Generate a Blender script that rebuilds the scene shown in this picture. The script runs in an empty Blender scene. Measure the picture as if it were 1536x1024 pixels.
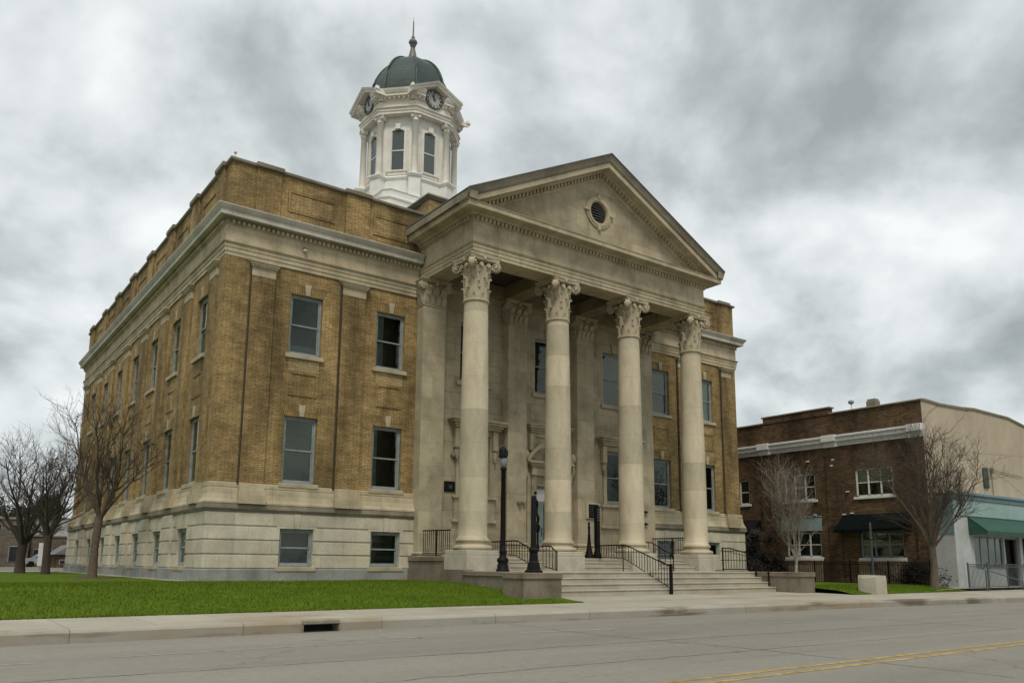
import bpy, math, random
from mathutils import Vector, Matrix
random.seed(7)
R = math.radians
scene = bpy.context.scene
COL = scene.collection

# ------------------------------------------------------------------ helpers
class MB:
    """collects polygons (with box-projected UVs in metres) for ONE mesh object"""
    def __init__(s): s.v=[]; s.f=[]; s.m=[]; s.sm=[]
    def face(s, pts, m=0, smooth=False):
        i=len(s.v); s.v.extend([tuple(p) for p in pts]); s.f.append(tuple(range(i,i+len(pts)))); s.m.append(m); s.sm.append(smooth)
    def raw(s, vs, fs, m=0, smooth=False):
        i=len(s.v); s.v.extend([tuple(p) for p in vs])
        for f in fs: s.f.append(tuple(i+k for k in f)); s.m.append(m); s.sm.append(smooth)
    def box(s, x0,x1,y0,y1,z0,z1, m=0, bev=0.0):
        if x0>x1:x0,x1=x1,x0
        if y0>y1:y0,y1=y1,y0
        if z0>z1:z0,z1=z1,z0
        if bev<=0:
            v=[(x0,y0,z0),(x1,y0,z0),(x1,y1,z0),(x0,y1,z0),(x0,y0,z1),(x1,y0,z1),(x1,y1,z1),(x0,y1,z1)]
            s.raw(v,[(0,3,2,1),(4,5,6,7),(0,1,5,4),(1,2,6,5),(2,3,7,6),(3,0,4,7)],m)
        else:
            b=min(bev,(x1-x0)*.45,(y1-y0)*.45,(z1-z0)*.45)
            rings=[]
            for z,i in((z0,b),(z0+b,0),(z1-b,0),(z1,b)):
                c=[]
                X0,X1,Y0,Y1=x0+i,x1-i,y0+i,y1-i
                k=b*.6
                c=[(X0+k,Y0,z),(X1-k,Y0,z),(X1,Y0+k,z),(X1,Y1-k,z),(X1-k,Y1,z),(X0+k,Y1,z),(X0,Y1-k,z),(X0,Y0+k,z)]
                rings.append(c)
            s.loft(rings,m,cap=True)
    def loft(s, rings, m=0, cap=True, smooth=False, closed=True):
        n=len(rings[0]); v=[p for r in rings for p in r]; f=[]
        for a in range(len(rings)-1):
            for k in range(n if closed else n-1):
                k2=(k+1)%n
                f.append((a*n+k,a*n+k2,(a+1)*n+k2,(a+1)*n+k))
        s.raw(v,f,m,smooth)
        if cap:
            s.face(list(reversed(rings[0])),m); s.face(rings[-1],m)
    def lathe(s, prof, cx=0, cy=0, n=24, m=0, cap=True, smooth=True, ph=0.0):
        rings=[[(cx+r*math.cos(ph+2*math.pi*k/n), cy+r*math.sin(ph+2*math.pi*k/n), z) for k in range(n)] for r,z in prof]
        s.loft(rings,m,cap,smooth)
    def tube(s, pts, rad, n=6, m=0, cap=True, smooth=True):
        pts=[Vector(p) for p in pts]
        if not hasattr(rad,'__len__'): rad=[rad]*len(pts)
        rings=[]; up=Vector((0,0,1))
        for i,p in enumerate(pts):
            d=(pts[min(i+1,len(pts)-1)]-pts[max(i-1,0)])
            if d.length<1e-9: d=Vector((0,0,1))
            d.normalize()
            a=d.cross(up) if abs(d.z)<.95 else d.cross(Vector((1,0,0)))
            a.normalize(); b=d.cross(a)
            rings.append([tuple(p+(a*math.cos(2*math.pi*k/n)+b*math.sin(2*math.pi*k/n))*rad[i]) for k in range(n)])
        s.loft(rings,m,cap,smooth)
    def bar(s, p, q, w, h=None, m=0):
        """square bar between two points"""
        h=h or w; p=Vector(p); q=Vector(q); d=(q-p).normalized()
        a=d.cross(Vector((0,0,1))) if abs(d.z)<.95 else Vector((1,0,0))
        a.normalize(); b=a.cross(d)
        o=[a*w/2+b*h/2, a*w/2-b*h/2, -a*w/2-b*h/2, -a*w/2+b*h/2]
        s.loft([[tuple(p+k) for k in o],[tuple(q+k) for k in o]],m,True)
    def prism(s, poly, a0, a1, axis='y', m=0):
        """poly: 2d list; axis = extrude axis"""
        def P(u,v,t): return {'y':(u,t,v),'x':(t,u,v),'z':(u,v,t)}[axis]
        s.loft([[P(u,v,a0) for u,v in poly],[P(u,v,a1) for u,v in poly]],m,True)
    def sweep(s, path, prof, m=0, cap=True):
        """path: plan points, outward = right of travel; prof: [(offset,z)] open profile, mitred"""
        n=len(path); rings=[]
        for i,p in enumerate(path):
            def nd(a,b):
                d=Vector((b[0]-a[0],b[1]-a[1])); d.normalize(); return Vector((d.y,-d.x))
            n1=nd(path[i-1],p) if i>0 else None; n2=nd(p,path[i+1]) if i<n-1 else None
            if n1 is None: mv=n2
            elif n2 is None: mv=n1
            else: mv=(n1+n2)/(1+n1.dot(n2))
            rings.append([(p[0]+mv.x*o,p[1]+mv.y*o,z) for o,z in prof])
        s.loft(rings,m,False,closed=False)
        if cap: s.face(rings[0],m); s.face(list(reversed(rings[-1])),m)
    def build(s, name, mats, parent=None, loc=None, rotz=0.0, uvscale=1.0):
        me=bpy.data.meshes.new(name); me.from_pydata(s.v,[],s.f)
        if not isinstance(mats,(list,tuple)): mats=[mats]
        for k in mats: me.materials.append(k)
        me.polygons.foreach_set('material_index', s.m); me.polygons.foreach_set('use_smooth', s.sm)
        uv=me.uv_layers.new(name='UVMap'); me.update()
        dat=[0.0]*(2*len(me.loops))
        V=me.vertices
        for p in me.polygons:
            nx,ny,nz=(abs(c) for c in p.normal)
            for li in p.loop_indices:
                c=V[me.loops[li].vertex_index].co
                if nz>.75: u,v=c.x,c.y
                elif nx>ny: u,v=c.y,c.z
                else: u,v=c.x,c.z
                dat[2*li]=u; dat[2*li+1]=v
        uv.data.foreach_set('uv',dat)
        o=bpy.data.objects.new(name,me); COL.objects.link(o)
        if parent: o.parent=parent
        if loc: o.location=loc
        o.rotation_euler=(0,0,rotz)
        return o

def thing(name,label,cat,loc=(0,0,0),group=None,rotz=0.0):
    o=bpy.data.objects.new(name,None); o.empty_display_size=.2; COL.objects.link(o)
    o.location=loc; o.rotation_euler=(0,0,rotz); o['label']=label; o['category']=cat
    if group:o['group']=group
    return o
def tag(o,label,cat,group=None):
    o['label']=label;o['category']=cat
    if group:o['group']=group
    return o
def struct(o): o['kind']='structure'; return o
def copy_tree(o,parent=None):
    c=o.copy(); COL.objects.link(c); c.parent=parent
    for ch in list(o.children): copy_tree(ch,c)
    return c

# ------------------------------------------------------------------ materials
def newmat(name):
    m=bpy.data.materials.new(name); m.use_nodes=True; nt=m.node_tree
    b=nt.nodes['Principled BSDF']
    return m,nt,b
def N(nt,t,**k):
    n=nt.nodes.new(t)
    for a,v in k.items():
        if a in n.inputs: n.inputs[a].default_value=v
        else: setattr(n,a,v)
    return n
def rgb(c): return (c[0],c[1],c[2],1)
def ramp(nt,fac,stops):
    r=nt.nodes.new('ShaderNodeValToRGB'); e=r.color_ramp.elements
    while len(e)<len(stops): e.new(.5)
    for k,(p,c) in zip(e,stops):
        k.position=p; k.color=rgb(c) if hasattr(c,'__len__') else (c,c,c,1)
    nt.links.new(fac,r.inputs[0]); return r.outputs[0]
def mix(nt,a,b,fac,mode='MIX'):
    n=nt.nodes.new('ShaderNodeMix'); n.data_type='RGBA'; n.blend_type=mode
    for s,v in((n.inputs[6],a),(n.inputs[7],b)):
        if hasattr(v,'is_linked'): nt.links.new(v,s)
        else: s.default_value=rgb(v)
    if hasattr(fac,'is_linked'): nt.links.new(fac,n.inputs[0])
    else: n.inputs[0].default_value=fac
    return n.outputs[2]
def coord(nt,kind='Object',scale=(1,1,1)):
    t=nt.nodes.new('ShaderNodeTexCoord'); mp=nt.nodes.new('ShaderNodeMapping'); mp.inputs['Scale'].default_value=scale
    nt.links.new(t.outputs[kind],mp.inputs[0]); return mp.outputs[0]
def noise(nt,vec,scale,detail=4,rough=.55,dist=0):
    n=nt.nodes.new('ShaderNodeTexNoise'); n.inputs['Scale'].default_value=scale; n.inputs['Detail'].default_value=detail
    n.inputs['Roughness'].default_value=rough; n.inputs['Distortion'].default_value=dist
    nt.links.new(vec,n.inputs['Vector']); return n.outputs[0]
def bump(nt,b,h,strength=.3,dist=.02):
    n=nt.nodes.new('ShaderNodeBump'); n.inputs['Strength'].default_value=strength; n.inputs['Distance'].default_value=dist
    nt.links.new(h,n.inputs['Height']); nt.links.new(n.outputs[0],b.inputs['Normal'])

def brick_mat(name,c1,c2,mortar,stain=(.55,1.0),bw=.215,bh=.072,rough=.9,ms=.011,pale=0.0):
    m,nt,b=newmat(name); L=nt.links.new
    uv=coord(nt,'UV'); ob=coord(nt,'Object')
    br=nt.nodes.new('ShaderNodeTexBrick'); L(uv,br.inputs[0])
    br.inputs['Scale'].default_value=1; br.inputs['Brick Width'].default_value=bw; br.inputs['Row Height'].default_value=bh
    br.inputs['Mortar Size'].default_value=ms; br.inputs['Mortar Smooth'].default_value=.25; br.inputs['Bias'].default_value=-.1
    br.inputs['Color1'].default_value=rgb(c1); br.inputs['Color2'].default_value=rgb(c2); br.inputs['Mortar'].default_value=rgb(mortar)
    st=noise(nt,coord(nt,'UV',(.55,.16,1)),1.0,6,.62,.4)      # broad weathering
    st2=noise(nt,coord(nt,'UV',(.9,2.2,1)),1.2,5,.65,.2)       # blotchy courses
    k1=ramp(nt,st,[(.36,stain[0]),(.60,stain[1])]); k2=ramp(nt,st2,[(.32,.68),(.66,1.12)])
    c=mix(nt,br.outputs[0],k1,1.0,'MULTIPLY'); c=mix(nt,c,k2,1.0,'MULTIPLY')
    fine=noise(nt,ob,9,3); c=mix(nt,c,ramp(nt,fine,[(.3,.78),(.7,1.15)]),1.0,'MULTIPLY')
    if pale:
        ef=ramp(nt,noise(nt,coord(nt,'UV',(.35,.5,1)),1.7,5,.6),[(.58,0.0),(.8,pale)])
        c=mix(nt,c,(.45,.40,.30),ef)
    L(c,b.inputs['Base Color']); b.inputs['Roughness'].default_value=rough; b.inputs['Specular IOR Level'].default_value=.25
    bump(nt,b,br.outputs['Fac'],.5,-.012)
    return m
def stone_mat(name,base,joint=None,dark=.68,streak=.45,warm=.35,rough=.85,jcol=.62,offset=.5):
    """limestone; joint=(w,h,size) draws ashlar joints"""
    m,nt,b=newmat(name); L=nt.links.new
    ob=coord(nt,'Object'); uv=coord(nt,'UV')
    n1=noise(nt,ob,.9,6,.62,.3); n2=noise(nt,coord(nt,'Object',(1.6,1.6,.22)),1.1,6,.6,.25); n3=noise(nt,ob,18,3)
    c=mix(nt,base,(base[0]*dark,base[1]*dark*.98,base[2]*dark*.94),ramp(nt,n1,[(.42,0.0),(.72,1.0)]))
    c=mix(nt,c,(base[0]*.42,base[1]*.40,base[2]*.36),ramp(nt,n2,[(.55,0.0),(.85,streak)]))
    c=mix(nt,c,(base[0]*1.02,base[1]*.86,base[2]*.6),ramp(nt,noise(nt,ob,.55,5,.6,.5),[(.5,0.0),(.8,warm)]))
    c=mix(nt,c,ramp(nt,n3,[(.25,.86),(.75,1.1)]),1.0,'MULTIPLY')
    h=n3
    if joint:
        br=nt.nodes.new('ShaderNodeTexBrick'); L(uv,br.inputs[0]); br.inputs['Scale'].default_value=1
        br.offset=offset
        br.inputs['Brick Width'].default_value=joint[0]; br.inputs['Row Height'].default_value=joint[1]; br.inputs['Mortar Size'].default_value=joint[2]
        br.inputs['Mortar Smooth'].default_value=.3
        br.inputs['Color1'].default_value=(1.07,1.06,1.04,1); br.inputs['Color2'].default_value=(.86,.86,.84,1); br.inputs['Mortar'].default_value=(jcol,jcol*.97,jcol*.92,1)
        c=mix(nt,c,br.outputs[0],1.0,'MULTIPLY')
        inv=N(nt,'ShaderNodeMath',operation='MULTIPLY_ADD'); L(br.outputs['Fac'],inv.inputs[0]); inv.inputs[1].default_value=-2.0; 
        L(n3,inv.inputs[2]); h=inv.outputs[0]
    L(c,b.inputs['Base Color']); b.inputs['Roughness'].default_value=rough; b.inputs['Specular IOR Level'].default_value=.25
    bump(nt,b,h,.35,.012)
    return m
def plain_mat(name,c,rough=.6,var=.25,scale=3.0,metal=0.0,spec=.4,bmp=.15):
    m,nt,b=newmat(name); ob=coord(nt,'Object')
    n=noise(nt,ob,scale,5,.6); k=ramp(nt,n,[(.3,1-var),(.7,1+var*.5)])
    nt.links.new(mix(nt,c,k,1.0,'MULTIPLY'),b.inputs['Base Color'])
    b.inputs['Roughness'].default_value=rough; b.inputs['Metallic'].default_value=metal; b.inputs['Specular IOR Level'].default_value=spec
    if bmp: bump(nt,b,noise(nt,ob,scale*9,3),bmp,.006)
    return m

M={}
M['brick']=brick_mat('ochre_brick',(.415,.295,.128),(.30,.208,.086),(.165,.112,.055),(.45,1.14),bw=.30,ms=.011)
M['brick_arch']=brick_mat('ochre_brick_soldier',(.37,.255,.105),(.26,.17,.065),(.14,.1,.05),(.7,1.05),bw=.072,bh=.46)
M['brick_light']=brick_mat('washed_brick',(.50,.38,.20),(.39,.285,.14),(.22,.155,.08),(.75,1.08))
M['brick_dark']=brick_mat('brown_brick',(.14,.083,.038),(.052,.032,.018),(.085,.06,.038),(.5,1.2),pale=.12,bh=.085,bw=.25,ms=.014)
M['brick_panel']=brick_mat('pale_panel_brick',(.46,.335,.155),(.33,.235,.10),(.165,.112,.055),(.6,1.1),bw=.34,ms=.013)
M['brick_far']=brick_mat('hazed_far_brick',(.17,.135,.105),(.12,.095,.075),(.13,.11,.09),(.8,1.1))  # brick colour greyed to carry the distance haze
M['brick_buff']=brick_mat('buff_brick',(.30,.24,.16),(.2,.16,.1),(.2,.16,.11),(.7,1.05))
M['stone']=stone_mat('limestone',(.44,.385,.268),None,.56,.75,.25)
M['stone_ash']=stone_mat('limestone_ashlar',(.43,.38,.275),(1.35,.95,.007),.62,.65,.25,jcol=.72)
M['stone_wall']=stone_mat('limestone_portico_wall',(.41,.36,.258),(1.7,.74,.010),.60,.75,.3,jcol=.5)
M['stone_tymp']=stone_mat('tympanum_limestone',(.41,.355,.25),(2.3,.62,.008),.60,.8,.35,jcol=.74)
M['stone_base']=stone_mat('basement_limestone',(.53,.49,.395),(1.42,.51,.007),.68,.5,.28,offset=.37)
M['stone_belt']=stone_mat('belt_limestone',(.46,.40,.285),(1.5,5.0,.006),.58,.7,.5)
M['stone_frieze']=stone_mat('entablature_limestone',(.46,.398,.278),(1.9,9.0,.010),.54,.95,.35,jcol=.66)
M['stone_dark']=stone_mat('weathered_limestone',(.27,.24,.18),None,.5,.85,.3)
M['beam']=stone_mat('shaded_beam_limestone',(.26,.22,.155),None,.6,.6,.4)  # limestone darkened so the beams hold the portico's shade in their colour
M['stone_plinth']=stone_mat('grey_plinth_stone',(.27,.28,.265),(1.5,.6,.008),.6,.6,.05)
M['stone_stair']=stone_mat('stair_stone',(.40,.37,.30),None,.75,.3,.35)
M['stone_cheek']=stone_mat('cheek_wall_stone',(.21,.18,.14),(1.1,.8,.006),.5,.85,.2)
M['cornice']=stone_mat('cornice_paint',(.50,.478,.425),(2.4,9.0,.006),.7,.45,.1,rough=.6)
M['white']=stone_mat('tower_white_paint',(.74,.74,.70),None,.82,.42,.14,rough=.55)
M['white2']=stone_mat('tower_cream_paint',(.72,.69,.61),None,.78,.45,.2,rough=.55)
M['shaded_ceiling']=plain_mat('portico_ceiling',(.045,.037,.028),.9)  # near-black colour carries the deep shade under the portico roof
M['iron']=plain_mat('black_iron',(.006,.006,.0065),.6,.3,6,spec=.16)
M['coping']=stone_mat('coping_stone',(.23,.21,.165),(1.6,3,.008),.6,.7,.1)
M['frame']=plain_mat('window_frame_paint',(.23,.265,.262),.5,.25,4)
M['frame_white']=plain_mat('white_window_paint',(.62,.62,.60),.5,.15,4)
M['edge_shadow_strip']=plain_mat('pilaster_edge_shadow',(.045,.034,.022),.7)  # dark colour for the shadow lines beside the pilasters
M['dial']=plain_mat('clock_dial',(.42,.42,.40),.5,.2,4)
M['numeral']=plain_mat('clock_numeral',(.075,.075,.075),.6,.2,4)
M['tar']=plain_mat('tar_sealed_crack',(.105,.098,.085),.8,.3,6)
M['leaf']=plain_mat('dry_leaf',(.17,.10,.05),.9,.4,3,bmp=0)
M['interior']=plain_mat('dark_interior',(.018,.02,.02),.9,.3,1)
M['blind']=plain_mat('window_blind',(.050,.068,.054),.8,.6,1.1)
M['blind_mid']=plain_mat('pale_curtain',(.20,.235,.22),.8,.3,2)
M['blind_and_glare']=plain_mat('white_blind_and_glare',(.66,.66,.63),.8,.12,2)  # real white blinds, and the painted sky reflections in the side windows
M['roof']=plain_mat('roof_membrane',(.14,.14,.14),.9)

def glass_mat(name,tint=(.60,.68,.65),base_refl=.012):
    m,nt,b=newmat(name); nt.nodes.remove(b); L=nt.links.new
    out=nt.nodes['Material Output']
    tr=N(nt,'ShaderNodeBsdfTransparent'); tr.inputs[0].default_value=rgb(tint)
    gl=N(nt,'ShaderNodeBsdfGlossy'); gl.inputs['Roughness'].default_value=.03; gl.inputs[0].default_value=(.84,.90,.78,1)
    lw=N(nt,'ShaderNodeFresnel'); lw.inputs[0].default_value=1.46
    # both faces of a pane reflect: R = 2F/(1+F)
    f1=N(nt,'ShaderNodeMath',operation='ADD'); L(lw.outputs[0],f1.inputs[0]); f1.inputs[1].default_value=1.0
    f2=N(nt,'ShaderNodeMath',operation='MULTIPLY'); L(lw.outputs[0],f2.inputs[0]); f2.inputs[1].default_value=2.0
    ad=N(nt,'ShaderNodeMath',operation='DIVIDE'); L(f2.outputs[0],ad.inputs[0]); L(f1.outputs[0],ad.inputs[1])
    ob=coord(nt,'Object'); bp=N(nt,'ShaderNodeBump'); bp.inputs['Strength'].default_value=.10; bp.inputs['Distance'].default_value=.03
    L(noise(nt,ob,1.6,2),bp.inputs['Height']); L(bp.outputs[0],gl.inputs['Normal'])
    mx=N(nt,'ShaderNodeMixShader'); L(ad.outputs[0],mx.inputs[0]); L(tr.outputs[0],mx.inputs[1]); L(gl.outputs[0],mx.inputs[2])
    L(mx.outputs[0],out.inputs[0]); return m
M['glass']=glass_mat('window_glass')
M['glass_dark']=glass_mat('shop_glass',(.78,.82,.80),.0)

def dome_mat():
    m,nt,b=newmat('green_dome_shingles'); L=nt.links.new
    ob=coord(nt,'Object')
    br=nt.nodes.new('ShaderNodeTexBrick'); L(coord(nt,'UV'),br.inputs[0]); br.inputs['Scale'].default_value=1
    br.inputs['Brick Width'].default_value=.32; br.inputs['Row Height'].default_value=.15; br.inputs['Mortar Size'].default_value=.014
    br.inputs['Color1'].default_value=(.024,.048,.038,1); br.inputs['Color2'].default_value=(.013,.029,.023,1); br.inputs['Mortar'].default_value=(.008,.016,.013,1)
    c=mix(nt,br.outputs[0],ramp(nt,noise(nt,ob,.8,5),[(.3,.7),(.7,1.5)]),1.0,'MULTIPLY')
    L(c,b.inputs['Base Color']); b.inputs['Roughness'].default_value=.5
    bump(nt,b,br.outputs['Fac'],.5,-.015); return m
M['dome']=dome_mat()
M['dome_rib']=plain_mat('green_dome_rib',(.034,.060,.046),.5,.3,4)
M['finial']=plain_mat('finial_metal',(.14,.14,.125),.5,.3,5)

def ground_mats():
    # asphalt
    m,nt,b=newmat('road_asphalt'); L=nt.links.new; ob=coord(nt,'Object')
    c=mix(nt,(.158,.147,.122),(.228,.213,.178),ramp(nt,noise(nt,coord(nt,'Object',(.05,.35,1)),1.0,5,.6,.3),[(.32,0.0),(.68,1.0)]))
    c=mix(nt,c,ramp(nt,noise(nt,ob,85,2),[(.25,.62),(.75,1.36)]),1.0,'MULTIPLY')
    c=mix(nt,c,ramp(nt,noise(nt,ob,11,4),[(.3,.9),(.7,1.08)]),1.0,'MULTIPLY')
    c=mix(nt,c,(.085,.083,.078),ramp(nt,noise(nt,coord(nt,'Object',(.12,.9,1)),1.3,6,.7,.8),[(.60,0.0),(.78,.55)]))
    # cracks
    vo=nt.nodes.new('ShaderNodeTexVoronoi'); vo.feature='DISTANCE_TO_EDGE'
    wob=mix(nt,coord(nt,'Object',(.11,.32,1)),(0,0,0),.0)
    ns=nt.nodes.new('ShaderNodeTexNoise'); ns.inputs['Scale'].default_value=1.3; ns.inputs['Detail'].default_value=6; L(ob,ns.inputs['Vector'])
    L(mix(nt,wob,ns.outputs[1],.16),vo.inputs['Vector']); vo.inputs['Scale'].default_value=1.0
    cr=ramp(nt,vo.outputs['Distance'],[(.0,.45),(.0045,0.0)])
    c=mix(nt,c,(.05,.048,.045),cr)
    L(c,b.inputs['Base Color']); b.inputs['Roughness'].default_value=.85
    bump(nt,b,noise(nt,ob,120,2),.35,.006); M['road']=m
    # concrete
    for nm,base,jt in(('walk',(.37,.345,.28),1.5),('kerb',(.34,.32,.27),3.0)):
        m,nt,b=newmat('concrete_'+nm); L=nt.links.new; ob=coord(nt,'Object')
        c=mix(nt,base,tuple(k*.8 for k in base),ramp(nt,noise(nt,ob,.7,6,.6,.3),[(.35,0.0),(.7,1.0)]))
        c=mix(nt,c,(.25,.165,.075),ramp(nt,noise(nt,coord(nt,'Object',(.22,.5,.5)),1.0,5,.6,.5),[(.50,0.0),(.72,.75)]))
        if nm=='kerb': c=mix(nt,c,(.10,.075,.05),ramp(nt,noise(nt,coord(nt,'Object',(.30,.5,2)),.9,5,.6,.3),[(.53,0.0),(.64,.85)]))
        br=nt.nodes.new('ShaderNodeTexBrick'); L(ob,br.inputs[0]); br.inputs['Scale'].default_value=1; br.offset=0
        br.inputs['Brick Width'].default_value=jt; br.inputs['Row Height'].default_value=1.62 if nm=='walk' else 40; br.inputs['Mortar Size'].default_value=.012
        br.inputs['Color1'].default_value=(1.03,1.03,1.02,1); br.inputs['Color2'].default_value=(.93,.93,.92,1); br.inputs['Mortar'].default_value=(.62,.6,.56,1)
        c=mix(nt,c,br.outputs[0],1.0,'MULTIPLY')
        c=mix(nt,c,ramp(nt,noise(nt,ob,40,3),[(.25,.88),(.75,1.1)]),1.0,'MULTIPLY')
        L(c,b.inputs['Base Color']); b.inputs['Roughness'].default_value=.9; bump(nt,b,noise(nt,ob,60,3),.25,.006); M[nm]=m
    # lawn soil / turf
    m,nt,b=newmat('lawn_turf'); L=nt.links.new; ob=coord(nt,'Object')
    c=mix(nt,(.062,.104,.006),(.098,.150,.010),ramp(nt,noise(nt,ob,.55,6,.65,.4),[(.35,0.0),(.65,1.0)]))
    c=mix(nt,c,ramp(nt,noise(nt,ob,22,4,.7),[(.25,.55),(.75,1.4)]),1.0,'MULTIPLY')
    L(c,b.inputs['Base Color']); b.inputs['Roughness'].default_value=.95; b.inputs['Specular IOR Level'].default_value=.1
    bump(nt,b,noise(nt,ob,45,3),.8,.03); M['lawn']=m
    m,nt,b=newmat('grass_blades'); L=nt.links.new; ob=coord(nt,'Object')
    c=mix(nt,(.072,.120,.007),(.110,.165,.012),ramp(nt,noise(nt,ob,2.2,6,.7),[(.3,0.0),(.7,1.0)]))
    c=mix(nt,c,(.16,.14,.045),ramp(nt,noise(nt,ob,.8,4),[(.62,0.0),(.8,.35)]))
    L(c,b.inputs['Base Color']); b.inputs['Roughness'].default_value=.8; b.inputs['Specular IOR Level'].default_value=.15; M['grass']=m
ground_mats()
M['earth']=plain_mat('distant_ground',(.16,.15,.12),.95,.3,.05)
M['soil']=plain_mat('bare_soil',(.075,.052,.035),.95,.35,4)
M['yellow']=plain_mat('yellow_road_paint',(.37,.26,.075),.85,.55,6)
M['line']=plain_mat('worn_white_paint',(.34,.33,.30),.85,.4,3)
M['bark']=plain_mat('dark_bark',(.050,.040,.032),.9,.4,7,bmp=.6)
M['twig']=plain_mat('brown_twigs',(.062,.047,.036),.9,.3,3,bmp=0)
M['bark2']=plain_mat('grey_brown_bark',(.115,.088,.062),.9,.4,8,bmp=.6)
M['twig2']=plain_mat('grey_brown_twigs',(.085,.068,.05),.9,.3,3,bmp=0)
M['pale_bark']=plain_mat('pale_bark',(.33,.30,.25),.9,.35,5,bmp=.4)
M['pale_twig']=plain_mat('pale_twigs',(.26,.225,.175),.9,.3,3,bmp=0)

# ------------------------------------------------------------------ camera
cam=bpy.data.cameras.new('camera'); co=bpy.data.objects.new('camera',cam); COL.objects.link(co)
PITCH,ROLL,YAW=0.1699,0.0074,-0.6356
fw=Vector((math.sin(-YAW)*math.cos(PITCH),math.cos(YAW)*math.cos(PITCH),math.sin(PITCH)))
r0=fw.cross(Vector((0,0,1))).normalized(); u0=r0.cross(fw)
rr=r0*math.cos(ROLL)+u0*math.sin(ROLL); uu=u0*math.cos(ROLL)-r0*math.sin(ROLL)
mat=Matrix((rr,uu,-fw)).transposed().to_4x4(); mat.translation=Vector((-8.3741,-29.4677,.7358))
co.matrix_world=mat
cam.sensor_width=36; cam.lens=1208.09/1536*36; cam.shift_y=(637.54-512)/1536; cam.clip_end=3000; cam.clip_start=.1
scene.camera=co

# ------------------------------------------------------------------ world + sun
w=bpy.data.worlds.new('World'); scene.world=w; w.use_nodes=True; nt=w.node_tree; L=nt.links.new
bg=nt.nodes['Background']; bg.inputs[1].default_value=.088
SUN_EL,SUN_AZ=R(57),R(212)     # azimuth clockwise from +y
sky=N(nt,'ShaderNodeTexSky',sky_type='NISHITA'); sky.sun_disc=False; sky.sun_elevation=SUN_EL; sky.sun_rotation=SUN_AZ
tc=nt.nodes.new('ShaderNodeTexCoord'); sep=N(nt,'ShaderNodeSeparateXYZ'); L(tc.outputs['Generated'],sep.inputs[0])
den=N(nt,'ShaderNodeMath',operation='ADD'); L(sep.outputs[2],den.inputs[0]); den.inputs[1].default_value=.55
mxm=N(nt,'ShaderNodeMath',operation='MAXIMUM'); L(den.outputs[0],mxm.inputs[0]); mxm.inputs[1].default_value=.08
dx=N(nt,'ShaderNodeMath',operation='DIVIDE'); L(sep.outputs[0],dx.inputs[0]); L(mxm.outputs[0],dx.inputs[1])
dy=N(nt,'ShaderNodeMath',operation='DIVIDE'); L(sep.outputs[1],dy.inputs[0]); L(mxm.outputs[0],dy.inputs[1])
cb=N(nt,'ShaderNodeCombineXYZ'); L(dx.outputs[0],cb.inputs[0]); L(dy.outputs[0],cb.inputs[1])
mp=N(nt,'ShaderNodeMapping'); L(cb.outputs[0],mp.inputs[0]); mp.inputs['Location'].default_value=(11.7,-2.4,0); mp.inputs['Rotation'].default_value=(0,0,R(-36)); mp.inputs['Scale'].default_value=(1.0,1.0,1)
n1=noise(nt,mp.outputs[0],3.0,10,.51,.25); n2=noise(nt,mp.outputs[0],7.5,9,.54,.15)
ad=N(nt,'ShaderNodeMath',operation='MULTIPLY_ADD'); L(n2,ad.inputs[0]); ad.inputs[1].default_value=.34; L(n1,ad.inputs[2])
cl=ramp(nt,ad.outputs[0],[(.50,(3.0,3.3,3.4)),(.60,(4.3,4.68,4.76)),(.71,(6.3,6.65,6.7)),(.83,(7.9,8.2,8.2))])
# overcast sky gets brighter towards the zenith
zr=N(nt,'ShaderNodeMapRange'); L(sep.outputs[2],zr.inputs[0]); zr.inputs[1].default_value=.55; zr.inputs[2].default_value=1.0; zr.inputs[3].default_value=1.0; zr.inputs[4].default_value=1.35; zr.interpolation_type='SMOOTHSTEP'
cz=N(nt,'ShaderNodeVectorMath',operation='SCALE'); L(cl,cz.inputs[0]); L(zr.outputs[0],cz.inputs['Scale'])
L(mix(nt,sky.outputs[0],cz.outputs[0],.95),bg.inputs[0])
sd=bpy.data.lights.new('sun','SUN'); sd.energy=1.5; sd.angle=R(15); sd.color=(1,.92,.79)
so=bpy.data.objects.new('sun',sd); COL.objects.link(so)
d=Vector((math.sin(SUN_AZ)*math.cos(SUN_EL),math.cos(SUN_AZ)*math.cos(SUN_EL),math.sin(SUN_EL)))
so.rotation_euler=d.to_track_quat('Z','Y').to_euler(); so.location=(0,-20,40)
scene.view_settings.view_transform='Standard'; scene.view_settings.look='None'; scene.view_settings.exposure=0.47

# ------------------------------------------------------------------ ground, road, pavement
def lerp_prof(P,t):
    for (a,va),(b,vb) in zip(P,P[1:]):
        if t<=b: return va+(vb-va)*max(0,(t-a))/(b-a)
    return P[-1][1]
LAWN=[(-10.4,-.42),(-8.4,-.24),(-6,-.08),(-4.4,.02),(-2,.04),(0,.03),(30,0)]
kerb_y=lambda x: lerp_prof([(-300,-13.5),(6,-13.45),(12,-13.75),(18,-13.9),(30,-14.75),(60,-16.6),(300,-32)],x)
mb=MB(); mb.face([(-900,-900,-.78),(900,-900,-.78),(900,1400,-.78),(-900,1400,-.78)]); struct(mb.build('ground',M['earth']))
mb=MB(); mb.face([(-300,-31,-.67),(300,-50,-.67),(300,-10,-.67),(-300,-10,-.67)]); struct(mb.build('road',M['road']))
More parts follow.
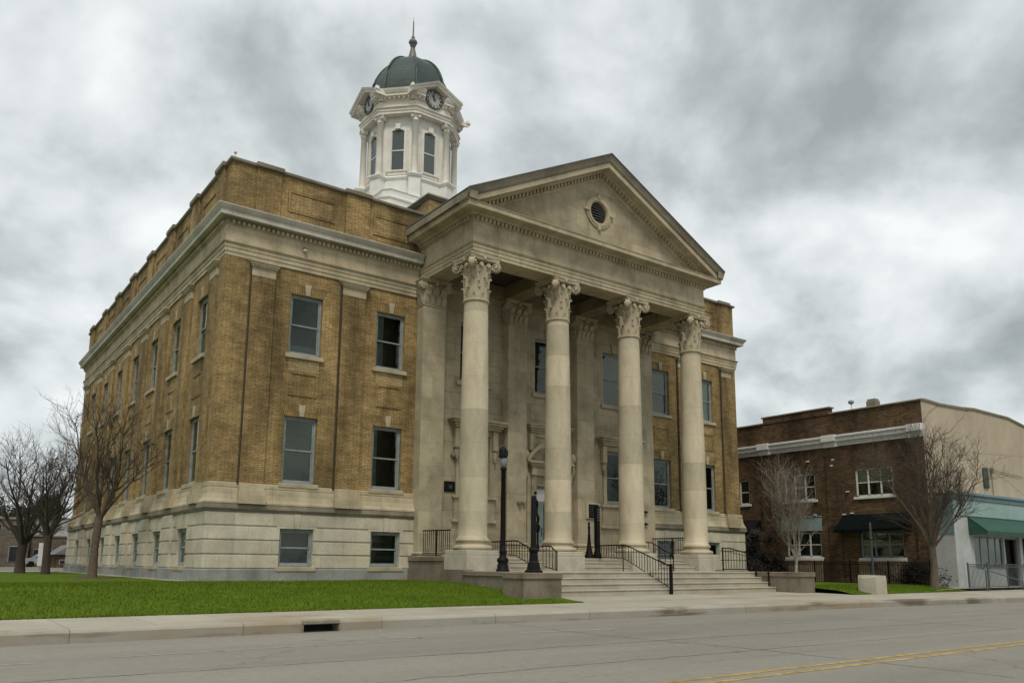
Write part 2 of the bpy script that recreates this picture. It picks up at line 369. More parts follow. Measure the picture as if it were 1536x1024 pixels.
# kerb: rounded concrete band along the road, gap for the drain
def kerb(name,x0,x1):
    xs=[x0]; 
    x=math.ceil(x0/3+.01)*3
    while x<x1: xs.append(x); x+=3
    xs.append(x1); rings=[]
    for x in xs:
        y=kerb_y(x); rings.append([(x,y+.02,-.9),(x,y,-.5),(x,y+.03,-.455),(x,y+.08,-.44),(x,y+.36,-.436),(x,y+.36,-.9)])
    mb=MB(); mb.loft(rings,0,True,closed=False); return struct(mb.build(name,M['kerb']))
kerb('kerb',-120,-1.80); kerb('kerb',-1.02,250)
# pavement between kerb and lawn / steps
mb=MB(); xs=[-120]+[k*1.5 for k in range(-40,60)]+[250]
for a,b in zip(xs,xs[1:]):
    ya,yb=kerb_y(a)+.35,kerb_y(b)+.35
    mb.face([(a,ya,-.441),(b,yb,-.441),(b,-10.4,-.428),(a,-10.4,-.428)])
struct(mb.build('pavement',M['walk']))
mb=MB(); mb.face([(8.3,-10.42,-.424),(23.3,-10.42,-.424),(23.3,-7.3,-.385),(8.3,-7.3,-.385)]); struct(mb.build('entrance_path',M['walk']))
# lawns
def lawn(name,xs,ys,hf):
    mb=MB(); n=len(xs)
    v=[(x,y,hf(x,y)) for y in ys for x in xs]; f=[(j*n+i,j*n+i+1,(j+1)*n+i+1,(j+1)*n+i) for j in range(len(ys)-1) for i in range(n-1)]
    mb.raw(v,f,0,True); return struct(mb.build(name,M['lawn']))
def hL(x,y): return lerp_prof(LAWN,y)+.018*math.sin(x*.9+y*.5)*math.sin(y*.7)*(1 if -10.2<y<-1 else 0)
lx=[-70,-50,-35,-25,-18]+[-14+.5*k for k in range(0,47)]; ly=[-10.4+.4*k for k in range(0,27)]+[2,5,10,15,20,25,30]
lawn('lawn',[x for x in lx if x<=8.6],ly,hL)
hR=lambda x,y: lerp_prof([(-10.7,-.425),(-9.8,-.27),(-8.8,-.2),(-5,-.16),(5,-.12)],y)
lawn('lawn',[23.2,24,25,26,27,28,29,30,31,32,33],[-10.6,-10.2,-9.8,-9.4,-8.8,-8,-7,-6,-4,0],hR)
# grass blades (nobody could count them)
def blades(name,n,xr,yr,hf,seed,ok):
    rnd=random.Random(seed); mb=MB(); k=0
    while k<n:
        x=rnd.uniform(*xr); y=rnd.uniform(*yr)
        if not ok(x,y): continue
        k+=1; z=hf(x,y)-.01; a=rnd.uniform(0,6.28); h=rnd.uniform(.035,.085); ww=rnd.uniform(.008,.016)
        ca,sa=math.cos(a),math.sin(a); lx_,ly_=rnd.uniform(-.035,.035),rnd.uniform(-.035,.035)
        mb.face([(x-ca*ww,y-sa*ww,z),(x+ca*ww,y+sa*ww,z),(x+lx_,y+ly_,z+h)])
    o=mb.build(name,M['grass']); o['kind']='stuff'; return o
blades('grass',62000,(-12.5,8.0),(-10.5,0.0),hL,1,lambda x,y: not(x>6.8 and -9.5<y<-8.2) and not(x>7.9 and y>-8.3) and (y<-.25 or x<-.3) and x>-12.5+(y+10.5)*.25)
blades('grass',5000,(-12,8.4),(-10.52,-10.36),lambda x,y:-.43,3,lambda x,y: y<-10.40+.05*math.sin(x*2.3)+.04*math.sin(x*7.1))
blades('grass',14000,(23.3,32.8),(-10.65,-6.5),hR,2,lambda x,y: not(24.4<x<25.7 and -10.9<y<-10))
mb=MB(); rnd=random.Random(6)
for k in range(150):
    x=rnd.uniform(-9,7.5) if k<100 else rnd.gauss(-2.3,1.6); y=rnd.uniform(-10.3,-.6) if k<100 else rnd.gauss(6.2,1.0)
    if k>=100 and x>-.8: continue
    z=hL(x,y)+.055; a=Vector((rnd.gauss(0,1),rnd.gauss(0,1),rnd.gauss(0,.35))).normalized()*rnd.uniform(.02,.045); b_=a.cross(Vector((0,0,1))).normalized()*.018; p=Vector((x,y,z)); mb.face([p-a,p+b_,p+a,p-b_])
o=mb.build('fallen_leaves',M['leaf']); o['kind']='stuff'
# bare strips of path by the building corner
mb=MB()
for a,b in((-.22,8.0),): mb.box(-.55,b,-.5,-.21,-.2,.047,0)
mb.box(-.62,-.21,-.2,31,-.2,.047,0); struct(mb.build('path',M['walk']))
# far path and far street on the left
mb=MB(); mb.face([(-60,30,.02),(-.5,30,.02),(-.5,33,.02),(-60,33,.02)]); struct(mb.build('path',M['walk']))
mb=MB(); mb.face([(-150,33,-.02),(60,33,-.02),(60,140,-.05),(-150,140,-.05)]); struct(mb.build('ground',M['earth']))
mb=MB(); mb.face([(-150,56,-.006),(60,56,-.006),(60,70,-.006),(-150,70,-.006)]); struct(mb.build('road',M['road']))
mb=MB(); mb.face([(30.5,-10.4,-.35),(33,-10.35,-.3),(60,-10.3,-.3),(60,30,-.3),(33,30,-.3),(23.5,30,-.3),(23.5,0,-.3),(30.5,0,-.3)]); 
struct(mb.build('pavement',M['walk']))
# markings: double yellow, worn parking lines
mb=MB()
for y in(-22.44,-22.74): mb.face([(-60,y-.055,-.666),(200,y-.055,-.666),(200,y+.055,-.666),(-60,y+.055,-.666)])
struct(mb.build('road_marking',M['yellow']))
mb=MB()
def ln(p,q,wd=.08):
    p=Vector(p);q=Vector(q);d=(q-p).normalized(); nrm=Vector((-d.y,d.x))*wd/2
    mb.face([(p.x-nrm.x,p.y-nrm.y,-.666),(q.x-nrm.x,q.y-nrm.y,-.666),(q.x+nrm.x,q.y+nrm.y,-.666),(p.x+nrm.x,p.y+nrm.y,-.666)])
ln((-5.8,-16.08),(-.7,-15.98),.07); ln((-.85,-14.95),(-.33,-15.75),.09); ln((-1.0,-15.25),(-.33,-15.75),.08); ln((-7.4,-16.24),(-6.8,-16.28),.06)
ln((2.0,-15.8),(4.4,-16.1),.1); ln((8.3,-16.65),(10,-16.86),.08); ln((12.5,-17.1),(14.2,-17.3),.08); ln((6.5,-15.2),(7.2,-16.3),.08); ln((16,-17.4),(19,-17.7),.08)
struct(mb.build('road_marking',M['line']))
mb=MB(); rnd=random.Random(12)
def crack(pts,wd):
    P=[]
    for (x0,y0),(x1,y1) in zip(pts,pts[1:]):
        n=max(2,int(math.hypot(x1-x0,y1-y0)/.35))
        for i in range(n): P.append((x0+(x1-x0)*i/n+rnd.gauss(0,.02),y0+(y1-y0)*i/n+rnd.gauss(0,.03)))
    for a,b in zip(P,P[1:]):
        w_=wd*rnd.uniform(.5,1.3); d_=Vector((b[0]-a[0],b[1]-a[1])).normalized()*w_; mb.face([(a[0]-d_.y,a[1]+d_.x,-.667),(a[0]+d_.y,a[1]-d_.x,-.667),(b[0]+d_.y,b[1]-d_.x,-.667),(b[0]-d_.y,b[1]+d_.x,-.667)])
crack([(-9,-18.2),(-2,-18.35),(6,-18.7),(20,-19.3),(45,-20.2)],.012); crack([(-8,-20.4),(2,-20.6),(14,-20.9),(30,-21.3)],.010); crack([(3.2,-13.6),(3.0,-17),(3.4,-21),(3.3,-25)],.012); crack([(12.5,-14),(12.8,-18),(12.4,-23)],.012); crack([(22,-14.6),(22.4,-19),(22.1,-24)],.012)
struct(mb.build('road_crack',M['tar']))
# storm drain inlet in the kerb
dr=thing('storm_drain','dark storm drain inlet opening in the pale roadside kerb','storm drain',(-1.41,-13.3,-.67))
mb=MB(); mb.box(-.40,.40,-.22,.12,.155,.242,0,.015); mb.build('cover_slab',M['stone_dark'],dr)
mb=MB(); mb.box(-.385,.385,.12,.2,-.02,.155,0); mb.build('inlet_back',M['interior'],dr)
mb=MB(); mb.box(-.40,-.385,-.2,.12,-.02,.155,0); mb.box(.385,.40,-.2,.12,-.02,.155,0); mb.build('side_wall',M['stone_dark'],dr)

# ================================================================== COURTHOUSE
CH=thing('courthouse','three storey ochre brick courthouse with limestone columned portico and white clock tower','courthouse')
W,LEN=29.66,30.5
ZB,ZA=3.56,12.06
WIN_F=[3.25,6.97]; WIN_R=[23.30,26.92]
SIDE_Y=[2.72+3.97*k for k in range(7)]
UP=(8.68,11.09); LO=(3.66,6.24); BA=(.56,1.95)
def wallgrid(mb,P,u0,u1,v0,v1,holes,rev,m=0,mr=0):
    us=sorted({u0,u1}|{h[0] for h in holes}|{h[1] for h in holes}); vs=sorted({v0,v1}|{h[2] for h in holes}|{h[3] for h in holes})
    us=[u for u in us if u0-1e-6<=u<=u1+1e-6]; vs=[v for v in vs if v0-1e-6<=v<=v1+1e-6]
    for a,b in zip(us,us[1:]):
        for c,d_ in zip(vs,vs[1:]):
            cu,cv=(a+b)/2,(c+d_)/2
            if any(h[0]<cu<h[1] and h[2]<cv<h[3] for h in holes): continue
            mb.face([P(a,c,0),P(b,c,0),P(b,d_,0),P(a,d_,0)],m)
    for h in holes:
        a,b,c,d_=h
        mb.face([P(a,c,0),P(a,d_,0),P(a,d_,rev),P(a,c,rev)],mr); mb.face([P(b,c,0),P(b,c,rev),P(b,d_,rev),P(b,d_,0)],mr)
        mb.face([P(a,d_,0),P(b,d_,0),P(b,d_,rev),P(a,d_,rev)],mr); mb.face([P(a,c,0),P(a,c,rev),P(b,c,rev),P(b,c,0)],mr)
PF=lambda o=0.0:(lambda u,v,dp:(u,-o+dp,v))
PS=lambda o=0.0:(lambda u,v,dp:(-o+dp,u,v))
hw=.66
# brick walls
def holesF(xs,zs): return [(x-hw,x+hw,z[0],z[1]) for x in xs for z in zs]
mb=MB(); wallgrid(mb,PF(),0,8.30,ZB,ZA,holesF(WIN_F,[UP,LO]),.32); wallgrid(mb,PF(),22.0,W,ZB,ZA,holesF(WIN_R,[UP,LO]),.32)
wallgrid(mb,PS(),0,LEN,ZB,ZA,holesF(SIDE_Y,[UP,LO]),.32)
mb.face([(W,0,ZB),(W,LEN,ZB),(W,LEN,ZA),(W,0,ZA)]); mb.face([(W,LEN,ZB),(0,LEN,ZB),(0,LEN,ZA),(W,LEN,ZA)])
# raised brick panel borders under upper windows
def pborder(P,c,z0,z1,w_=.58,t=.09):
    for a,b,c0,c1 in((c-w_,c+w_,z1-t,z1),(c-w_,c+w_,z0,z0+t),(c-w_,c-w_+t,z0+t,z1-t),(c+w_-t,c+w_,z0+t,z1-t)):
        p=[P(a,c0,-.03),P(b,c0,-.03),P(b,c1,-.03),P(a,c1,-.03)]; q=[P(a,c0,.01),P(b,c0,.01),P(b,c1,.01),P(a,c1,.01)]; mb.loft([q,p],0,True)
for x in WIN_F+WIN_R: pborder(PF(),x,7.05,8.0)
for y in SIDE_Y: pborder(PS(),y,7.05,8.0)
mb.build('wall',M['brick'],CH)
# pilasters: corner block + capped pilasters
def pilaster(P,c,w_,proud=.10,cap=True,name='pilaster'):
    mb=MB(); 
    def pb(mb,a,b,z0,z1,pr,m=0): mb.loft([[P(a,z0,.02),P(b,z0,.02),P(b,z1,.02),P(a,z1,.02)],[P(a,z0,-pr),P(b,z0,-pr),P(b,z1,-pr),P(a,z1,-pr)]],m,True)
    pb(mb,c-w_/2,c+w_/2,ZB+.004,11.46 if cap else ZA-.004,proud); o=mb.build(name,M['brick'],CH)
    if cap:
        mb=MB(); a,b=c-w_/2,c+w_/2
        pb(mb,a-.015,b+.015,11.46,11.76,proud+.015); pb(mb,a-.03,b+.03,11.76,11.80,proud+.03)
        pb(mb,a-.06,b+.06,11.80,11.88,proud+.07); pb(mb,a-.11,b+.11,11.88,11.97,proud+.12); pb(mb,a-.15,b+.15,11.97,12.055,proud+.16)
        k=int((w_+.2)/.11)
        for i in range(k): # egg and dart beads
            u=a-.06+(w_+.12)*(i+.5)/k; mb.loft([[P(u-.03,11.80,-proud-.07),P(u+.03,11.80,-proud-.07),P(u+.03,11.87,-proud-.07),P(u-.03,11.87,-proud-.07)],[P(u-.02,11.815,-proud-.105),P(u+.02,11.815,-proud-.105),P(u+.02,11.86,-proud-.105),P(u-.02,11.86,-proud-.105)]],0,True)
        mb.build('capital',M['stone'],o)
        mb=MB(); 
        pb(mb,a-.06,b+.06,2.80,3.12,proud+.24); pb(mb,a-.03,b+.03,3.12,3.30,proud+.15); pb(mb,a-.02,b+.02,3.30,ZB,proud+.11); mb.build('base',M['stone_belt'],o)
    return o
PILF=[(1.44,.90),(5.22,1.0),(25.1,.9),(28.75,.85)]
for c,w_ in PILF: pilaster(PF(),c,w_)
PILS=[(1.15,.85)]+[(SIDE_Y[k]+1.985,1.0) for k in range(6)]+[(28.9,1.0)]
for c,w_ in PILS: pilaster(PS(),c,w_)
mb=MB(); mb.box(-.05,.93,-.05,.62,ZB+.003,ZA-.003); mb.build('corner_pier',M['brick'],CH)
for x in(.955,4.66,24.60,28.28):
    mb=MB(); mb.tube([(x,-.05,3.62),(x,-.05,11.9)],.035,8); mb.lathe([(.05,3.5),(.06,3.6),(.036,3.8)],x,-.05,8); mb.build('edge_shadow_strip',M['edge_shadow_strip'],CH)  # thin dark tubes stand in for the shadow lines along pilaster edges
# stone belt between basement and brick, watertable
wing=[(22.0,.0),(W,.0),(W,LEN),(0,LEN),(0,0),(8.32,0)]
PW=[[(0,LEN),(0,0),(8.24,0)],[(22.1,0),(W,0),(W,LEN),(0,LEN)]]
for p in PW: mb=MB(); mb.sweep(p,[(-.3,ZB+.003),(.055,ZB+.003),(.075,ZB-.02),(.075,3.40),(.06,3.38),(.06,3.365),(.085,3.35),(.10,3.14),(.15,2.96),(.205,2.86),(.205,2.80),(-.3,2.80)]); mb.build('stone_belt',M['stone_belt'],CH)
for p in PW: mb=MB(); mb.sweep(p,[(-.3,2.797),(.235,2.78),(.235,2.62),(.20,2.60),(.20,2.575),(.165,2.55),(.165,2.52),(-.3,2.52)]); mb.build('watertable',M['stone_dark'],CH)
# sills of lower windows are cut into the belt -> sill blocks belong to windows
# rusticated basement courses
mb=MB(); G=.022
def course(P,u0,u1,z0,z1,holes,m=0):
    """one rusticated course: blocks with V joints above and below, interrupted at windows"""
    cuts=[u0]; 
    for h in sorted(holes):
        if h[2]<(z0+z1)/2<h[3]: cuts+= [h[0],h[1]]
    cuts.append(u1)
    for a,b in zip(cuts[::2],cuts[1::2]):
        n=max(1,round((b-a)/1.45)); off=0
        for i in range(1):
            A,B=a,b
            pr=.15; C=A+.052 if A==u0 and u0<0 else A
            mb.loft([[P(C,z0,.3),P(B,z0,.3),P(B,z1,.3),P(C,z1,.3)],[P(C,z0,-.105),P(B,z0,-.105),P(B,z1,-.105),P(C,z1,-.105)]],m,False)
            mb.loft([[P(C,z0,-.105),P(B,z0,-.105),P(B,z1,-.105),P(C,z1,-.105)],[P(C,z0+G,-.105),P(B,z0+G,-.105),P(B,z1-G,-.105),P(C,z1-G,-.105)],[P(A,z0+G+.02,-pr),P(B,z0+G+.02,-pr),P(B,z1-G-.02,-pr),P(A,z1-G-.02,-pr)]],m,False)
            mb.face([P(A,z0+G+.02,-pr),P(B,z0+G+.02,-pr),P(B,z1-G-.02,-pr),P(A,z1-G-.02,-pr)],m)
hF=[(x-hw,x+hw,BA[0],BA[1]) for x in WIN_F]; hRr=[(x-hw,x+hw,BA[0],BA[1]) for x in WIN_R]; hS=[(y-hw,y+hw,BA[0],BA[1]) for y in SIDE_Y]
def courses(P,a,b,h,pa=None):
    for k in range(4):
        z0=.48+.51*k; course(P,a,b,z0,z0+.51 if k<3 else 2.52,h)
mb=MB(); courses(PF(),-.15,8.24,hF); courses(PS(),-.15,LEN+.15,hS); mb.build('basement_wall',M['stone_base'],CH)
mb=MB(); courses(PF(),22.1,W+.15,hRr); mb.face([(W+.15,0,.48),(W+.15,LEN,.48),(W+.15,LEN,2.5),(W+.15,0,2.5)]); mb.build('basement_wall',M['stone_base'],CH)
for k in range(6):      # projecting rusticated piers between the side windows
    c=SIDE_Y[k]+1.985; mb=MB(); P=PS(.13); courses(P,c-.62,c+.62,[])
    mb.build('basement_pier',M['stone_base'],CH)
    mb=MB(); mb.box(-.36,-.15,c-.7,c+.7,-.6,.475,0,.02); mb.build('plinth_block',M['stone_plinth'],CH)
# splayed keystones over basement windows
for P,xs in((PF(),WIN_F),(PF(),WIN_R),(PS(),SIDE_Y)):
    for x in xs:
        mb=MB(); q=[(x-.10,1.96),(x+.10,1.96),(x+.15,2.50),(x-.15,2.50)]
        mb.loft([[P(u,v,.0) for u,v in q],[P(u,v,-.175) for u,v in q]],0,True); mb.build('keystone',M['stone_base'],CH)
        mb=MB()
        for s in(-1,1):
            q=[(x+s*.115,1.955),(x+s*.78,1.955),(x+s*.90,2.49),(x+s*.165,2.49)]
            mb.loft([[P(u,v,.0) for u,v in q],[P(u,v,-.156) for u,v in q]],0,True)
        mb.build('voussoir',M['stone_base'],CH)
for p in PW: mb=MB(); mb.sweep(p,[(-.3,.48),(.19,.48),(.22,.45),(.22,-.7),(-.3,-.7)]); mb.build('plinth',M['stone_plinth'],CH)

# ---- windows (shared meshes, one object per window)
def make_window(kind,wd,ht,sill=True,key=True,arch=True,blind=0,frame='frame',depth=.12):
    """local frame: opening bottom centre at origin, facing -y"""
    h=wd/2; fr=M[frame]; mb=MB(); y0,y1=depth,depth+.10
    t=.085
    for a,b,c,d_ in((-h,-h+t,0,ht),(h-t,h,0,ht),(-h+t,h-t,ht-t,ht),(-h+t,h-t,0,t*1.1)): mb.box(a,b,y0,y1,c,d_,0,.012)
    i0,i1=-h+t,h-t; mid=ht*.5
    s=.045
    for a,b,c,d_,yy in((i0,i0+s,mid,ht-t,.03),(i1-s,i1,mid,ht-t,.03),(i0+s,i1-s,ht-t-s,ht-t,.03),(i0,i1,mid-.03,mid+.03,.03),(i0,i0+s,t,mid-.03,.06),(i1-s,i1,t,mid-.03,.06),(i0+s,i1-s,t,t+.06,.06)):
        mb.box(a,b,y0+yy,y0+yy+.04,c,d_,0,.006)
    mb.box(i0,i1,y1+.55,y1+.57,0,ht,1)                       # dark room behind
    mb.box(-h-.02,-h+t-.01,y1+.0,y1+.55,0,ht,1); mb.box(h-t+.01,h+.02,y1,y1+.55,0,ht,1); mb.box(-h,h,y1,y1+.55,ht-.01,ht+.02,1); mb.box(-h,h,y1,y1+.55,-.02,.01,1)
    o=mb.build('window',[fr,M['interior']],None)
    mb=MB(); mb.face([(i0+s,y0+.045,mid+.03),(i1-s,y0+.045,mid+.03),(i1-s,y0+.045,ht-t-s),(i0+s,y0+.045,ht-t-s)]); mb.build('pane',M['glass'],o)
    mb=MB(); mb.face([(i0+s,y0+.075,t+.06),(i1-s,y0+.075,t+.06),(i1-s,y0+.075,mid-.03),(i0+s,y0+.075,mid-.03)]); mb.build('pane',M['glass'],o)
    if sill: mb=MB(); mb.box(-h-.13,h+.13,-.10,depth+.02,-.17,.0,0,.012); mb.build('sill',M['stone'],o)
    if key:
        mb=MB(); q=[(-.085,ht+.015),(.085,ht+.015),(.13,ht+.46),(-.13,ht+.46)]; mb.prism(q,-.055,.02,'y'); mb.build('keystone',M['stone'],o)
    if arch:
        mb=MB()
        for s_ in(-1,1): mb.prism([(s_*.10,ht+.004),(s_*h,ht+.004),(s_*(h+.20),ht+.44),(s_*.145,ht+.44)],-.012,.02,'y')
        mb.build('flat_arch',M['brick_arch'],o)
    return o
def add_blind(win,wd,z0,z1,x0=None,x1=None,mat='blind',y=.27):
    h=wd/2-.1; mb=MB(); mb.box(-h if x0 is None else x0,h if x1 is None else x1,y,y+.008,z0,z1); mb.build('blind',M[mat],win)
protos={'up':make_window('up',2*hw,UP[1]-UP[0]),'lo':make_window('lo',2*hw,LO[1]-LO[0]),'ba':make_window('ba',2*hw,BA[1]-BA[0],True,False,False)}
used=set()
def put(kind,loc,rz=0.0):
    o=protos[kind]
    if kind in used: o=copy_tree(o)
    used.add(kind); o.parent=CH; o.location=loc; o.rotation_euler=(0,0,rz); return o
wins={}
pl=[]
for x in WIN_F+WIN_R:
    for k,z in(('up',UP[0]),('lo',LO[0]),('ba',BA[0])): pl.append((k,(x,-.15 if k=='ba' else 0,z),0.0,('F',x,k)))
for y in SIDE_Y:
    for k,z in(('up',UP[0]),('lo',LO[0]),('ba',BA[0])): pl.append((k,(-.15 if k=='ba' else 0,y,z),-math.pi/2,('S',y,k)))
for k,l,rz,key in pl: wins[key]=put(k,l,rz)
add_blind(wins[('F',3.25,'up')],1.32,1.2,2.35); add_blind(wins[('F',3.25,'up')],1.32,.09,.42,mat='blind_mid')
add_blind(wins[('F',6.97,'up')],1.32,.1,2.33,-.56,-.2,mat='blind_mid'); add_blind(wins[('F',3.25,'lo')],1.32,1.3,2.5); add_blind(wins[('F',6.97,'lo')],1.32,.1,2.5,-.56,-.32,mat='blind_mid')
add_blind(wins[('F',3.25,'ba')],1.32,.1,1.3); add_blind(wins[('F',6.97,'ba')],1.32,.1,1.3); add_blind(wins[('F',3.25,'lo')],1.32,.1,1.25,y=.33)
add_blind(wins[('F',23.30,'up')],1.32,1.25,2.33); add_blind(wins[('F',26.92,'up')],1.32,.1,2.33,mat='blind_and_glare'); add_blind(wins[('F',23.30,'lo')],1.32,1.3,2.5)
for y in SIDE_Y:
    for k,t in(('up',2.33),('lo',2.5)): add_blind(wins[('S',y,k)],1.32,t*.52,t,.12,.53,mat='blind_and_glare',y=.24)  # white strips imitate bright sky reflected in the side panes
rnd=random.Random(21)
for y in SIDE_Y:
    for k,ht_ in(('up',2.41),('lo',2.58),('ba',1.39)):
        w_=wins[('S',y,k)]
        if rnd.random()<.7: add_blind(w_,1.32,ht_*rnd.uniform(.3,.75),ht_-.08,mat='blind',y=.29)
# pale washed brick beneath the upper front sills
for x in WIN_F+WIN_R[1:]:
    mb=MB(); mb.box(x-.62,x+.62,-.005,.02,8.03,8.5); mb.build('washed_brickwork',M['brick_light'],CH)

# ---- entablature of the wings
for p in PW: mb=MB(); mb.sweep(p,[(-.3,ZA),(.06,ZA),(.06,12.21),(.085,12.215),(.085,12.38),(.11,12.385),(.11,12.52),(.16,12.54),(.18,12.58),(.06,12.60),(.06,13.25),(.10,13.27),(.14,13.30),(-.3,13.30)]); mb.build('architrave_frieze',M['stone_frieze'],CH)
def dentil_run(mb,p,q,z0,z1,o0,o1,pitch,fill=.58):
    p=Vector(p+(0,));q=Vector(q+(0,)); d=(q-p); n=int(d.length/pitch); d.normalize(); nr=Vector((d.y,-d.x,0))
    for i in range(n):
        a=p+d*(i+.5)*pitch; b=a+d*pitch*fill
        c=[a+nr*o0,b+nr*o0,b+nr*o1,a+nr*o1]
        mb.loft([[(k.x,k.y,z0) for k in c],[(k.x,k.y,z1) for k in c]],0,True)
for p,runs in zip(PW,(((( 0,LEN),(0,0)),((0,0),(8.24,0))),(((22.1,0),(W,0)),))):
    mb=MB()
    for a,b in runs: dentil_run(mb,a,b,13.30,13.42,.09,.19,.19)
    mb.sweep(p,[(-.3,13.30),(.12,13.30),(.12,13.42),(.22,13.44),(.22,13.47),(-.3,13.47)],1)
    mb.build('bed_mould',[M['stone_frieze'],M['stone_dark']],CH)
for p in PW: mb=MB(); mb.sweep(p,[(-.3,13.472),(.40,13.50),(.40,13.66),(.42,13.68),(.44,13.70),(.50,13.78),(.54,13.85),(.54,13.88),(-.3,13.98)]); mb.build('cornice',M['cornice'],CH)
# ---- parapet
mb=MB()
for P,u0,u1 in((PF(.0),0,8.75),(PF(.0),21.6,W),(PS(.0),.0,LEN)):
    wallgrid(mb,P,u0,u1,13.86,15.86,[],.2)
mb.face([(W,0,13.86),(W,LEN,13.86),(W,LEN,15.86),(W,0,15.86)]); mb.face([(0,LEN,13.86),(W,LEN,13.86),(W,LEN,15.86),(0,LEN,15.86)])
for a,b in((.35,.35),): pass
for y0,y1,x0,x1 in((.35,.38,.3,W-.3),): mb.box(x0,x1,y0,y1,15.2,15.84)
mb.box(.35,.38,.38,LEN-.3,15.2,15.84)
for P,lst in((PF(),[(3.25,1.0),(6.97,1.0),(23.3,1.0),(26.92,1.0)]),):
    for c,w_ in lst:
        for a,b,c0,c1 in((c-w_,c+w_,15.22,15.30),(c-w_,c+w_,14.42,14.50),(c-w_,c-w_+.08,14.50,15.22),(c+w_-.08,c+w_,14.50,15.22)):
            mb.loft([[P(a,c0,.01),P(b,c0,.01),P(b,c1,.01),P(a,c1,.01)],[P(a,c0,-.04),P(b,c0,-.04),P(b,c1,-.04),P(a,c1,-.04)]],0,True)
for y in SIDE_Y:
    P=PS(); c,w_=y,.95
    for a,b,c0,c1 in((c-w_,c+w_,15.22,15.30),(c-w_,c+w_,14.42,14.50),(c-w_,c-w_+.08,14.50,15.22),(c+w_-.08,c+w_,14.50,15.22)):
        mb.loft([[P(a,c0,.01),P(b,c0,.01),P(b,c1,.01),P(a,c1,.01)],[P(a,c0,-.04),P(b,c0,-.04),P(b,c1,-.04),P(a,c1,-.04)]],0,True)
mb.build('parapet',M['brick'],CH)
for x in (3.25,6.97): mb=MB(); mb.box(x-.90,x+.90,-.012,.02,14.52,15.20); mb.build('parapet_panel',M['brick_panel'],CH)
for c,w_ in PILF:
    mb=MB(); mb.box(c-w_/2-.03,c+w_/2+.03,-.09,.02,13.9,15.855); mb.build('parapet_pier',M['brick'],CH)
for c,w_ in PILS:
    mb=MB(); mb.box(-.09,.02,c-w_/2-.03,c+w_/2+.03,13.9,15.855); mb.build('parapet_pier',M['brick'],CH)
mb=MB(); cp=[(-.42,15.858),(.06,15.858),(.11,15.89),(.11,15.97),(.08,16.0),(-.42,16.02)]
mb.sweep([(0,LEN),(0,0),(8.9,0)],cp); mb.sweep([(21.5,0),(W,0),(W,LEN),(0,LEN)],cp)
for c,w_ in PILF: mb.box(c-w_/2-.1,c+w_/2+.1,-.2,.3,15.862,16.045,0,.02)
for c,w_ in PILS: mb.box(-.2,.3,c-w_/2-.1,c+w_/2+.1,15.862,16.06,0,.02)
mb.build('coping',M['coping'],CH)
# raised attic block behind the pediment
mb=MB(); mb.box(8.70,21.7,.02,1.7,13.9,16.78); mb.box(8.62,9.30,-.06,.6,13.9,16.74); mb.build('attic_wall',M['brick'],CH)
mb=MB(); mb.box(8.56,21.84,-.13,1.84,16.782,16.86,0,.02); mb.box(8.48,21.92,-.2,1.9,16.86,16.98,0,.03); mb.build('attic_coping',M['coping'],CH)
mb=MB(); mb.box(.3,W-.3,1.75,LEN-.3,15.0,15.2); mb.box(.38,8.7,.38,1.75,15.0,15.2); mb.box(21.7,W-.3,.38,1.75,15.0,15.2); mb.build('roof',M['roof'],CH)
mb=MB(); mb.box(2.92,3.08,-.16,-.06,12.93,13.02,0,.02); mb.lathe([(.05,12.86),(.09,12.9),(.09,12.94)],3.0,-.14,10,1); mb.build('floodlight',[M['iron'],M['white']],CH)
mb=MB(); mb.lathe([(.012,16.0),(.012,16.16),(.05,16.17),(.07,16.22),(.05,16.28),(.01,16.30)],.08,.02,10); mb.build('roof_beacon',M['white'],CH)

# ---- portico
# back wall of ashlar with windows, door
CW=[11.22,15.45,19.85]
mb=MB(); hs=[(x-.76,x+.76,8.70,11.42) for x in CW]+[(x-.78,x+.78,3.72,6.32) for x in (11.3,19.98)]+[(14.75,16.15,.98,4.3)]
wallgrid(mb,PF(.012),8.3,22.0,.5,13.6,hs,.34); mb.build('portico_wall',M['stone_wall'],CH)
